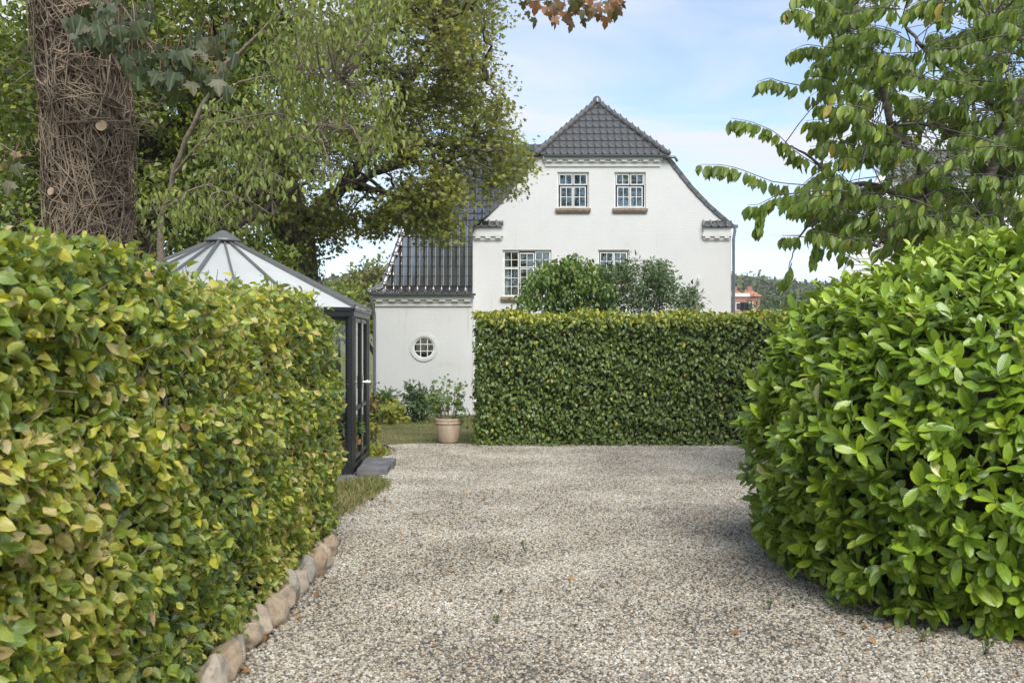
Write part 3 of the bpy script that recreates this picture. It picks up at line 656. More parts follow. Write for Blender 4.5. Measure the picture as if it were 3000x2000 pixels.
for k, (x0, x1, y0, y1) in wins.items():
    a = H(x0, y1); b = H(x1, y0); holes.append([(a[0], a[1]), (b[0], a[1]), (b[0], b[1]), (a[0], b[1])])
# blind niche
na = H(1883, 800); nb = H(1913, 763)
nich = [(na[0], na[1]), (nb[0], na[1]), (nb[0], nb[1]-0.03), ((na[0]+nb[0])/2, nb[1]), (na[0], nb[1]-0.03)]
holes.append(nich)
facade('gable_wall', outer, holes, YH, M['wall'], house)
mb = MB(); mb.box(na[0]-.05, nb[0]+.05, YH+.06, YH+.1, na[1]-.05, nb[1]+.05); mb.build('niche_panel', M['trim'], house)
# side and back walls
xl, xr = outer[0][0], outer[1][0]
mb = MB(); mb.box(xl+.003, xl+.3, YH+.14, YH+11, ZG, 5.3); mb.box(xr-.3, xr-.003, YH+.004, YH+11, ZG, 5.45); mb.box(xl, xr, YH+10.8, YH+11, ZG, 5.3)
mb.build('rear_wall', M['wall'], house)
# rooms behind the windows
mb = MB()
mb.box(xl+.35, xr-.35, YH+3.0, YH+3.1, ZG, 5.2); mb.box(xl+2.3, xr-2.4, YH+3.0, YH+3.1, 5.2, 7.8)
mb.box(xl+.35, xr-.35, YH+.3, YH+3.0, 2.1, 2.2); mb.box(xl+.6, xr-.6, YH+.3, YH+3.0, 5.2, 5.35); mb.box(xl+1.9, xr-2.2, YH+.3, YH+3.0, 7.9, 8.0)
mb.build('room_partition', M['dark_room'], house)

def window(px0, px1, py0, py1, cols, rows, lights, parent, Y=YH, name='window', sill=True, curtain=None, casement=None):
    """cols: list of (x0,x1) fractions of lights; each light: (x0,x1,y0,y1,ncol,nrow) in fractions; bars between"""
    a = H(px0, py1, Y); b = H(px1, py0, Y); x0, z0, x1, z1 = a[0], a[1], b[0], b[1]; W, Ht = x1-x0, z1-z0
    yf = Y+0.07
    wn = bpy.data.objects.new(name, None); C.objects.link(wn); wn.parent = parent; wn.location = Vector(((x0+x1)/2, Y+.07, z0)) - Vector(wl(parent)); wn.empty_display_size = .1
    fw = 0.046
    mb = MB(); mb.box(x0+.002, x0+fw, yf, yf+.07, z0+.002, z1-.002); mb.box(x1-fw, x1-.002, yf, yf+.07, z0+.002, z1-.002)
    mb.box(x0+fw, x1-fw, yf, yf+.07, z1-fw, z1-.002); mb.box(x0+fw, x1-fw, yf, yf+.07, z0+.002, z0+fw*1.3)
    mb.build('frame', M['white_paint'], wn)
    for (fx0, fx1, fy0, fy1, nc, nr, proud) in lights:      # fy from the top down
        lx0, lx1 = x0+fx0*W, x0+fx1*W; lz1, lz0 = z1-fy0*Ht, z1-fy1*Ht
        s_ = 0.032; yy = yf-.012 if proud else yf+.004
        cm = MB(); cm.box(lx0, lx0+s_, yy, yy+.05, lz0, lz1); cm.box(lx1-s_, lx1, yy, yy+.05, lz0, lz1)
        cm.box(lx0+s_, lx1-s_, yy, yy+.05, lz1-s_, lz1); cm.box(lx0+s_, lx1-s_, yy, yy+.05, lz0, lz0+s_)
        cm.build('casement', M['white_paint'], wn)
        gx0, gx1, gz0, gz1 = lx0+s_, lx1-s_, lz0+s_, lz1-s_; bw = 0.02
        bm_ = MB()
        for i in range(1, nc):
            x = gx0+(gx1-gx0)*i/nc; bm_.box(x-bw/2, x+bw/2, yy+.006, yy+.042, gz0, gz1)
        for j in range(1, nr):
            z = gz0+(gz1-gz0)*j/nr; bm_.box(gx0, gx1, yy+.008, yy+.04, z-bw/2, z+bw/2)
        if nc*nr > 1: bm_.build('glazing_bar', M['white_paint'], wn)
        for i in range(nc):
            for j in range(nr):
                px0_, px1_ = gx0+(gx1-gx0)*i/nc+(bw/2 if i else 0), gx0+(gx1-gx0)*(i+1)/nc-(bw/2 if i < nc-1 else 0)
                pz0_, pz1_ = gz0+(gz1-gz0)*j/nr+(bw/2 if j else 0), gz0+(gz1-gz0)*(j+1)/nr-(bw/2 if j < nr-1 else 0)
                MB().box(px0_+.001, px1_-.001, yy+.022, yy+.026, pz0_+.001, pz1_-.001).build('pane', M['glass'], wn)
    if sill:
        MB().add([(x0-.06, Y-.11, z0-.01), (x1+.06, Y-.11, z0-.01), (x1+.06, Y+.08, z0+.03), (x0-.06, Y+.08, z0+.03), (x0-.06, Y-.11, z0-.08), (x1+.06, Y-.11, z0-.08), (x1+.02, Y-.06, z0-.16), (x0-.02, Y-.06, z0-.16), (x1+.02, Y+.1, z0-.16), (x0-.02, Y+.1, z0-.16)],
                 [(0, 1, 2, 3), (4, 5, 1, 0), (7, 6, 5, 4), (5, 8, 2, 1), (5, 6, 8), (4, 0, 3, 9), (4, 9, 7), (6, 7, 9, 8)]).build('sill', M['sill'], wn)
    for (fx0, fx1, fy0, fy1, mk, dy) in (curtain or []):
        n = max(6, int((fx1-fx0)*W/0.05)); X = np.linspace(x0+fx0*W, x0+fx1*W, n)
        Vv = []; 
        for zz in (z1-fy0*Ht, z1-fy1*Ht):
            for i, x in enumerate(X): Vv.append((x, Y+dy+0.02*math.sin(i*1.7), zz))
        MB().add(Vv, [(i, i+1, n+i+1, n+i) for i in range(n-1)]).build('curtain', M[mk], wn, smooth=True)
    return wn
up = [(.06, .485, .05, .345, 2, 1, False), (.515, .94, .05, .345, 2, 1, False), (.095, .49, .395, .955, 2, 2, True), (.51, .905, .395, .955, 2, 2, True)]
window(*wins['upper_l'], 0, 0, up, house, curtain=[(0.03, .97, .02, .98, 'curtain', .34)])
window(*wins['upper_r'], 0, 0, up, house, curtain=[(0.03, .97, .02, .98, 'curtain', .34), (0.05, .95, .03, .22, 'curtain_white', .24)])
low = [(.03, .335, .03, .38, 2, 2, False), (.03, .335, .385, .97, 2, 3, False), (.35, .65, .06, .37, 2, 2, True), (.35, .65, .385, .95, 2, 3, True), (.665, .97, .03, .38, 2, 2, False), (.665, .97, .385, .97, 2, 3, False)]
window(*wins['low_l'], 0, 0, low, house, curtain=[(0.02, .13, .02, .98, 'curtain_white', .22), (0.88, .98, .02, .98, 'curtain_white', .22)])
lowr = [(.07, .495, .06, .56, 2, 2, True), (.505, .93, .06, .56, 2, 2, True), (.07, .495, .60, .96, 2, 1, False), (.505, .93, .60, .96, 2, 1, False)]
window(*wins['low_r'], 0, 0, lowr, house)
window(*wins['side'], 0, 0, [(.1, .9, .06, .95, 2, 2, True)], house)

# left wing: wall with a round window
wx0, wx1 = H(1099, 0, YW)[0], H(1384, 0, YW)[0]
zwe = H(0, 878, YW)[1]
rc = H(1242, 1018, YW); ro = 40*YW/F*0.86
th = np.linspace(0, 2*math.pi, 40, endpoint=False)
circ = [(rc[0]+ro*math.cos(t), rc[1]+ro*math.sin(t)) for t in th]
facade('wing_wall', [(wx0, ZG), (wx1, ZG), (wx1, zwe+.2), (wx0, zwe+.2)], [circ], YW, M['wall'], house, 0.1)
mb = MB(); mb.add([(wx1, YW, ZG), (wx1, YH, ZG), (wx1, YH, 5.5), (wx1, YW, zwe+.2)], [(0, 1, 2, 3)]); mb.add([(wx0, YW, ZG), (wx0, YW, zwe+.2), (wx0, YW+6, zwe+.2), (wx0, YW+6, ZG)], [(0, 1, 2, 3)]); mb.build('wing_side_wall', M['wall'], house)
MB().box(wx0+.2, wx1-.2, YW+1.2, YW+1.3, ZG, zwe).build('room_partition', M['dark_room'], house)
rw = bpy.data.objects.new('round_window', None); C.objects.link(rw); rw.parent = house; rw.location = Vector((rc[0], YW, rc[1]))-Vector(wl(house)); rw['label'] = 'round window with nine panes'
def ring(r0, r1, y0, y1, n=40):
    prof = [(r1, y1), (r1, y0), (r0, y0), (r0, y1)]
    V = [(rc[0]+r*math.cos(t), y, rc[1]+r*math.sin(t)) for r, y in prof for t in th]
    return MB().add(V, [(i*n+j, i*n+(j+1) % n, (i+1)*n+(j+1) % n, (i+1)*n+j) for i in range(3) for j in range(n)])
ring(ro*.93, ro*1.17, YW-.035, YW+.06).build('surround', M['trim'], rw)
ring(ro*.81, ro*.928, YW+.0, YW+.07).build('frame', M['white_paint'], rw)
rg_ = ro*.81
mb = MB()
for s_ in (-1, 1):
    q = rg_*0.36*s_; hlf = math.sqrt(rg_*rg_-q*q)
    mb.box(rc[0]+q-.014, rc[0]+q+.014, YW+.02, YW+.05, rc[1]-hlf, rc[1]+hlf); mb.box(rc[0]-hlf, rc[0]+hlf, YW+.022, YW+.052, rc[1]+q-.014, rc[1]+q+.014)
mb.build('glazing_bar', M['white_paint'], rw)
cuts = [-rg_, -rg_*.36, rg_*.36, rg_]
for i in range(3):
    for j in range(3):
        pts = []
        for u in np.linspace(0, 1, 13):
            for e in range(4):
                pass
        x0_, x1_, z0_, z1_ = cuts[i], cuts[i+1], cuts[j], cuts[j+1]
        per = [(x0_+(x1_-x0_)*u, z0_) for u in np.linspace(0, 1, 6)[:-1]] + [(x1_, z0_+(z1_-z0_)*u) for u in np.linspace(0, 1, 6)[:-1]] + [(x1_+(x0_-x1_)*u, z1_) for u in np.linspace(0, 1, 6)[:-1]] + [(x0_, z1_+(z0_-z1_)*u) for u in np.linspace(0, 1, 6)[:-1]]
        pp = []
        for x, z in per:
            l = math.hypot(x, z); k = min(1, rg_*1.02/max(l, 1e-6)); pp.append((rc[0]+x*k, YW+.036, rc[1]+z*k))
        MB().add(pp, [tuple(range(len(pp)))]).build('pane', M['glass'], rw)

# --- roof tiles
def tile_bm(wd, ln):
    """interlocking pantile: flat pan with a raised roll on one side; nose is a thick lip"""
    prof = [(0, .004), (.05, .045), (.13, .066), (.21, .045), (.28, .004), (.40, -.004), (.78, 0), (.93, .012), (1.02, .02)]
    V = []
    for yy, dz in ((0, .038), (ln, .004)):
        for u, z in prof: V.append((u*wd, yy, z+dz))
    n = len(prof); Fc = [(i, i+1, n+i+1, n+i) for i in range(n-1)]
    o = len(V)
    for u, z in prof: V.append((u*wd, .006, z+.038-.034))
    Fc += [(o+i, o+i+1, i+1, i) for i in range(n-1)]
    return V, Fc
tile_cache = {}
def put_tile(parent, org, xd, ud, wd, ln, clip=(), name='roof_tile', ex=1.12, mat='tile'):
    key = (round(wd, 3), round(ln, 3), mat)
    if key not in tile_cache:
        V, Fc = tile_bm(wd, ln*ex); me = poly_mesh('roof_tile', V, Fc, False); me.materials.append(M[mat]); tile_cache[key] = me
    nd = Vector(xd).cross(Vector(ud)).normalized()
    Mx = Matrix.Identity(4)
    for k, v in enumerate((Vector(xd).normalized(), Vector(ud).normalized(), nd)):
        for r_ in range(3): Mx[r_][k] = v[r_]
    for r_ in range(3): Mx[r_][3] = org[r_]-wl(parent)[r_]
    me = tile_cache[key]
    if clip:
        bm = bmesh.new(); bm.from_mesh(me)
        Wm = Matrix.Translation(Vector(wl(parent))) @ Mx; inv = Wm.inverted()
        cut = False
        for co, no in clip:          # keep the side the normal points away from
            vs_ = [Wm @ v.co for v in bm.verts]
            if not vs_: break
            dd = [(v-Vector(co)).dot(Vector(no)) for v in vs_]
            if min(dd) > -0.01: bm.free(); return
            if max(dd) > 0.005:
                bmesh.ops.bisect_plane(bm, geom=bm.verts[:]+bm.edges[:]+bm.faces[:], plane_co=inv @ Vector(co), plane_no=inv.to_3x3() @ Vector(no), clear_outer=True); cut = True
        if cut:
            if not bm.faces: bm.free(); return
            me = bpy.data.meshes.new('roof_tile'); bm.to_mesh(me); 
            if not me.materials: me.materials.append(M[mat])
        bm.free()
    o = bpy.data.objects.new(name, me); C.objects.link(o); o.parent = parent; o.matrix_local = Mx
roof = bpy.data.objects.new('roof', None); C.objects.link(roof); roof.parent = house; roof.location = Vector((3.0, YH, 5.5))-Vector(wl(house))
# half hip facing the camera
hl = H(1576, 455); hr = H(1947, 455); zh = hl[1]; xr0 = (hl[0]+hr[0])/2; YA = YH+1.85; zr = zh + 2.24
eaveY = YH-.16; zev = zh-0.02
ud = Vector((0, YA-eaveY, zr-zev)); L = ud.length; ud.normalize()
apex = Vector((xr0, YA, zr)); eL = Vector((hl[0]-.05, eaveY, zev)); eR = Vector((hr[0]+.05, eaveY, zev))
nrm_h = Vector((1, 0, 0)).cross(ud)
clipL = (eL, (apex-eL).cross(nrm_h).normalized()); clipR = (eR, nrm_h.cross(apex-eR).normalized())
if clipL[1].x > 0: clipL = (clipL[0], -clipL[1])
if clipR[1].x < 0: clipR = (clipR[0], -clipR[1])
nrow = 8; ex_l = L/nrow*1.0; wd = 0.2385
x_start = xr0 - 9*wd
for r_ in range(nrow):
    o0 = eL + ud*(ex_l*r_); half = (eR.x-eL.x)/2*(1-r_/nrow)
    for c_ in range(-9, 9):
        x0_ = xr0+c_*wd
        if x0_+wd < xr0-half-.02 or x0_ > xr0+half+.02: continue
        put_tile(roof, (x0_, o0.y, o0.z), (1, 0, 0), ud, wd, ex_l, (clipL, clipR), mat='tile_grey')
# main slopes under and behind
mb = MB()
gl = [Vector((H(*p)[0], 0, H(*p)[1])) for p in gp]
left = [Vector((g.x-.06, 0, g.z+.06)) for g in gl[:6]]; right = [Vector((g.x+.06, 0, g.z+.06)) for g in gl[6:]]
def slab(p, q, ya, yb, t=.08):
    d = (q-p).normalized(); n = Vector((-d.z, 0, d.x)); 
    if n.z < 0: n = -n
    V = [(p.x, ya, p.z), (q.x, ya, q.z), (q.x, yb, q.z), (p.x, yb, p.z)]; V += [(v[0]+n.x*t, v[1], v[2]+n.z*t) for v in V]
    mb.add(V, [(0, 3, 2, 1), (4, 5, 6, 7), (0, 1, 5, 4), (1, 2, 6, 5), (2, 3, 7, 6), (3, 0, 4, 7)])
for lst in (left, right):
    for a, b in zip(lst[:-1], lst[1:]): slab(a, b, YH+.02, YH+11)
mb.add([(hl[0], YH+.0, zh), (xr0, YA, zr-.04), (xr0, YH+11, zr-.04), (hl[0], YH+11, zh)], [(0, 1, 2, 3)])
mb.add([(hr[0], YH+.0, zh), (xr0, YA, zr-.04), (xr0, YH+11, zr-.04), (hr[0], YH+11, zh)], [(0, 3, 2, 1)])
mb.add([(eL.x+.1, eaveY+.05, zev-.02), (eR.x-.1, eaveY+.05, zev-.02), (xr0, YA, zr-.06)], [(0, 1, 2)])
mb.build('roof_deck', M['tile_dull'], roof)
# ridge / hip tiles: short tapered half barrels with a small nib
def ridge_run(pts, parent, ln=0.36, rad=0.105, name='ridge_tile', mat='tile_dull', up=Vector((0, -0.3, 1))):
    P = [Vector(p) for p in pts]; seg = [(b-a).length for a, b in zip(P[:-1], P[1:])]; tot = sum(seg); n = max(1, round(tot/ln))
    def pos(s):
        for a, b, l in zip(P[:-1], P[1:], seg):
            if s <= l+1e-6: return a+(b-a)*(s/l)
            s -= l
        return P[-1]
    key = ('ridge', round(tot/n, 3), rad)
    if key not in tile_cache:
        l = tot/n; V = []; ang = np.linspace(-0.15*math.pi, 1.15*math.pi, 9)
        for yy, r_ in ((0, rad*1.12), (.05, rad*1.12), (.055, rad), (l*1.1, rad*.93)):
            for t in ang: V.append((r_*math.cos(t), yy, r_*math.sin(t)))
        Fc = [(i*9+j, (i+1)*9+j, (i+1)*9+j+1, i*9+j+1) for i in range(3) for j in range(8)]
        Fc.append(tuple(range(9)))
        o = len(V); V += [(-.016, .015, rad*1.1), (.016, .015, rad*1.1), (.016, .05, rad*1.1), (-.016, .05, rad*1.1)] + [(-.012, .02, rad*1.1+.05), (.012, .02, rad*1.1+.05), (.012, .045, rad*1.1+.05), (-.012, .045, rad*1.1+.05)]
        Fc += [(o+4, o+5, o+6, o+7), (o, o+1, o+5, o+4), (o+1, o+2, o+6, o+5), (o+2, o+3, o+7, o+6), (o+3, o, o+4, o+7)]
        me = poly_mesh('ridge_tile', V, Fc, True); me.materials.append(M[mat]); tile_cache[key] = me
    for i in range(n):
        a, b = pos(tot*i/n), pos(tot*(i+1)/n); d = (b-a).normalized(); x = d.cross(up).normalized(); z = x.cross(d)
        o = bpy.data.objects.new(name, tile_cache[key]); C.objects.link(o); o.parent = parent
        Mx = Matrix.Identity(4)
        for k, v in enumerate((x, d, z)):
            for r_ in range(3): Mx[r_][k] = v[r_]
        for r_ in range(3): Mx[r_][3] = a[r_]-wl(parent)[r_]
        o.matrix_local = Mx
ridge_run([eL+Vector((-.05, -.06, .02)), apex+Vector((0, 0, .03))], roof, .32)
ridge_run([eR+Vector((.05, -.06, .02)), apex+Vector((0, 0, .03))], roof, .32)
ridge_run([apex+Vector((0, .05, .02)), Vector((xr0, YH+6, zr+.02))], roof, .36)
MB().lathe([(.001, .2), (.09, .17), (.15, .08), (.17, -.05)], 12, (xr0, YA-.05, zr+.02)).build('apex_cap', M['tile_dull'], roof, smooth=True)
# verge tiles down both gable edges
def verge(pts, side):
    P = [Vector((x, YH-.05, z)) for x, z in pts]
    seg = [(b-a).length for a, b in zip(P[:-1], P[1:])]; tot = sum(seg); n = round(tot/.42)
    def pos(s):
        for a, b, l in zip(P[:-1], P[1:], seg):
            if s <= l+1e-6: return a+(b-a)*(s/l)
            s -= l
        return P[-1]
    for i in range(n):
        a, b = pos(tot*i/n), pos(tot*(i+1)/n); d = (b-a).normalized(); nn = Vector((-d.z, 0, d.x)); nn = nn if nn.z > 0 else -nn
        lo = nn*0.035
        V = [a-d*.02+lo*.3, b+lo*-.1, b+nn*.11, a-d*.02+nn*.15]
        V = [v.copy() for v in V] + [v+Vector((0, .3, 0)) for v in V]
        MB().add(V, [(0, 1, 2, 3), (7, 6, 5, 4), (0, 4, 5, 1), (1, 5, 6, 2), (2, 6, 7, 3), (3, 7, 4, 0)]).build('verge_tile', M['tile_dull'], roof)
verge([(g.x-.015, g.z-.005) for g in gl[:6]], -1); verge([(g.x+.015, g.z-.005) for g in reversed(gl[6:])], 1)

# cornice with dentils, gutter
def cornice(x0, x1, Y, ztop, parent, n, dp=.14, ht=.34, gname='cornice'):
    c_ = MB(); c_.box(x0-dp*.8, x1+dp*.8, Y-dp, Y-.001, ztop-.12, ztop); c_.box(x0-dp*.3, x1+dp*.3, Y-dp*.35, Y-.001, ztop-ht, ztop-.21); c_.box(x0-dp*.5, x1+dp*.5, Y-dp*.55, Y-.002, ztop-.21, ztop-.12)
    co = c_.build(gname, M['trim'], parent)
    w_ = (x1-x0)/(2*n-1)
    for i in range(n):
        MB().box(x0+2*i*w_, x0+(2*i+1)*w_, Y-dp*.95, Y-dp*.551, ztop-.185, ztop-.1205).build('dentil', M['trim'], co)
def gutter(x0, x1, Y, z, parent, r=.065):
    ang = np.linspace(math.pi, 2*math.pi, 9); V = []
    for x in (x0, x1):
        V += [(x, Y+r*math.cos(t), z+r*math.sin(t)) for t in ang] + [(x, Y+(r-.008)*math.cos(t), z+(r-.008)*math.sin(t)) for t in ang[::-1]]
    n = 18; g_ = MB().add(V, [(i, (i+1) % n, n+(i+1) % n, n+i) for i in range(n)] + [tuple(range(9)), tuple(range(n, n+9))]); g_.build('gutter', M['zinc'], parent)
cornice(H(1600, 0)[0], H(1930, 0)[0], YH, zh-.05, house, 11)
gutter(eL.x+.25, eR.x-.02, eaveY-.04, zev+.0, house, .075)
mb = MB(); gx = eR.x; mb.tube([(gx-.1, eaveY-.04, zev-.06), (gx+.28, eaveY-.02, zev-.08), (gx+.36, eaveY, zev-.22)], .05, 8); mb.build('gutter_outlet', M['zinc'], house, smooth=True)
# kneeler cornices at the feet of the gable, with their own little tile caps
for (pa, pb, n) in ((1388, 1471, 2), (2060, 2139, 2)):
    za = H(0, 683)[1]; xa, xb = H(pa, 0)[0], H(pb, 0)[0]
    MB().box(xa, xb, YH-.1, YH-.001, za-.02, za+.2).build('kneeler', M['trim'], house)
    cornice(xa+.05, xb-.05, YH, za+.0, house, 3, .11, .26, 'kneeler_cornice')
    wd2 = (xb-xa+.08)/4
    for i in range(4):
        put_tile(roof, (xa-.04+i*wd2, YH-.19, za+.2), (1, 0, 0), (0, .62, .78), wd2, .25)
# vent and lamp
v = H(1686, 747); mb = MB(); mb.tube([(v[0], YH-.03, v[1]), (v[0], YH+.01, v[1])], .075, 16); mb.tube([(v[0], YH-.05, v[1]), (v[0], YH-.03, v[1])], .045, 12); mb.build('vent', M['zinc'], house)
v = H(2046, 820); mb = MB(); mb.tube([(v[0], YH-.12, v[1]-.06), (v[0], YH-.12, v[1]+.06)], .06, 12); mb.box(v[0]-.03, v[0]+.03, YH-.12, YH-.0, v[1]+.03, v[1]+.09); mb.build('wall_lamp', M['trim'], house, smooth=False)
# downpipes
dx = H(2148, 0)[0]; zt = H(0, 675)[1]
mb = MB(); mb.tube([(dx+.08, YH+.12, zt+.12), (dx+.06, YH-.0, zt-.02), (dx-.0, YH-.06, zt-.3), (dx-.0, YH-.06, ZG)], .05, 8); mb.box(dx-.06, dx+.18, YH+.05, YH+.2, zt+.1, zt+.2); mb.build('downpipe', M['zinc'], house)
# --- wing roof
zwv = H(0, 862, YW)[1]; ye = YW-.2
flare_top = Vector((0, ye+.27, zwv+.29)); kink = Vector((0, flare_top.y+.08, zwv+2.27)); up_top = kink + Vector((0, math.cos(R(49)), math.sin(R(49))))*4.4
prof = [Vector((0, ye, zwv)), flare_top, kink, up_top]
hipX = [H(1089, 0, YW)[0]-.05, H(1124, 0, YW)[0], H(1190, 0, YW+.5)[0], H(1190, 0, YW+.5)[0]+2.4]
wxr = wx1 + .0
deck = MB()
for i in range(3):
    a, b = prof[i], prof[i+1]; d = (b-a); n_ = Vector((0, -d.z, d.y)).normalized()*-.0
    off = Vector((0, .05, -.03))
    xra = wxr; xrb = wxr if i < 2 else wxr+4.2
    if i < 2: deck.add([(hipX[i]+.06, a.y+off.y, a.z+off.z), (xra, a.y+off.y, a.z+off.z), (xrb, b.y+off.y, b.z+off.z), (hipX[i+1]+.06, b.y+off.y, b.z+off.z)], [(0, 1, 2, 3)])
    else:
        t_ = (YH+.12-a.y-off.y)/(b.y-a.y); m_ = a+(b-a)*t_; hm = hipX[i]+(hipX[i+1]-hipX[i])*t_
        deck.add([(hipX[i]+.06, a.y+off.y, a.z+off.z), (wxr, a.y+off.y, a.z+off.z), (float(np.interp(m_.z, [g.z for g in gl[:6]], [g.x for g in gl[:6]]))-.04, m_.y+off.y, m_.z+off.z), (hm+.06, m_.y+off.y, m_.z+off.z)], [(0, 1, 2, 3)])
        deck.add([(hm+.06, m_.y+off.y, m_.z+off.z), (wxr+.3, m_.y+off.y, m_.z+off.z), (xrb, b.y+off.y, b.z+off.z), (hipX[i+1]+.06, b.y+off.y, b.z+off.z)], [(0, 1, 2, 3)])
    # hipped end on the left
    deck.add([(hipX[i]+.06, a.y+off.y, a.z+off.z), (hipX[i+1]+.06, b.y+off.y, b.z+off.z), (hipX[i+1]+.06, YW+6, b.z), (hipX[i]+.06, YW+6, a.z)], [(0, 1, 2, 3)])
deck.build('wing_roof_deck', M['tile_dull'], roof)
for i in range(3):
    a, b = prof[i], prof[i+1]; d = b-a; Ls = d.length; u_ = d.normalized(); nr = max(1, round(Ls/.345)); el_ = Ls/nr
    pa = Vector((hipX[i], a.y, a.z)); pb = Vector((hipX[i+1], b.y, b.z)); nn = Vector((1, 0, 0)).cross(u_)
    cn = (pb-pa).cross(nn).normalized(); cn = cn if cn.x < 0 else -cn
    for r_ in range(nr):
        o0 = a+u_*(el_*r_); x_left = hipX[i]+(hipX[i+1]-hipX[i])*(r_/nr)
        if i < 2: x_right = wxr
        else: x_right = float(np.interp(o0.z, [g.z for g in gl[:6]], [g.x for g in gl[:6]])) + .5
        k = 0
        x0_ = wxr - .268
        while x0_ + .268 < x_right-.01 and i == 2: x0_ += .268
        while x0_ + .268 > x_left:
            cl_ = [(pa, cn)]
            if i == 2 and o0.y < YH+.35:        # stop the course at the gable's verge
                zi = o0.z+.15; vx = lambda z_: float(np.interp(z_, [g.z for g in gl[:6]], [g.x for g in gl[:6]])); dxz = Vector((vx(zi+.3)-vx(zi-.3), 0, .6)); cl_.append((Vector((vx(zi)-.05, o0.y, zi)), Vector((dxz.z, 0, -dxz.x)).normalized()))
            put_tile(roof, (x0_, o0.y, o0.z), (1, 0, 0), u_, .268, el_, cl_)
            x0_ -= .268
hp = [Vector((hipX[i]+.0, prof[i].y-.03, prof[i].z+.03)) for i in range(4)]
ridge_run(hp[:2], roof, .42, .10, mat='tile'); ridge_run(hp[1:3], roof, .38, .10, mat='tile'); ridge_run(hp[2:], roof, .36, .10, mat='tile_dull')
cornice(wx0+.05, wx1-.06, YW, zwv-.06, house, 8, .15, .34)
gutter(hipX[0]-.0, wx1+.12, ye-.03, zwv+.02, house, .075)
mb = MB(); gx = hipX[0]+.05; mb.tube([(gx+.05, ye-.03, zwv-.05), (gx+.02, ye+.0, zwv-.3), (gx+.1, YW-.06, zwv-.65), (gx+.1, YW-.06, ZG)], .05, 8); mb.build('downpipe', M['zinc'], house)

# ------------------------------------------------------------------ greenhouse
SG = 2.0; A = np.array([-1.905, 12.1]); ang0 = 92.4
hexc = A + SG*np.array([math.cos(R(ang0+60)), math.sin(R(ang0+60))])
hv = [hexc + SG*np.array([math.cos(R(ang0+240+60*k)), math.sin(R(ang0+240+60*k))]) for k in range(6)]   # hv[0]=A? ordered round
k0 = int(np.argmin([np.linalg.norm(h-A) for h in hv])); hv = hv[k0:]+hv[:k0]         # hv[0]=A, hv[1]=far door corner
ZE = 1.97; ZA = 2.93; zb = 0.03
gh = root('greenhouse', 'hexagonal black-framed glass greenhouse with a pale pointed roof and grey cap', 'greenhouse', (hexc[0], hexc[1], 0))
apx = np.array([hexc[0], hexc[1], ZA])
for k in range(6):
    p = hv[k]; out_ = unit(p-hexc)
    mb = MB(); q = p-out_*.02
    mb.tube([(q[0], q[1], zb), (q[0], q[1], ZE)], .05, 6); mb.build('post', M['frame_black'], gh)
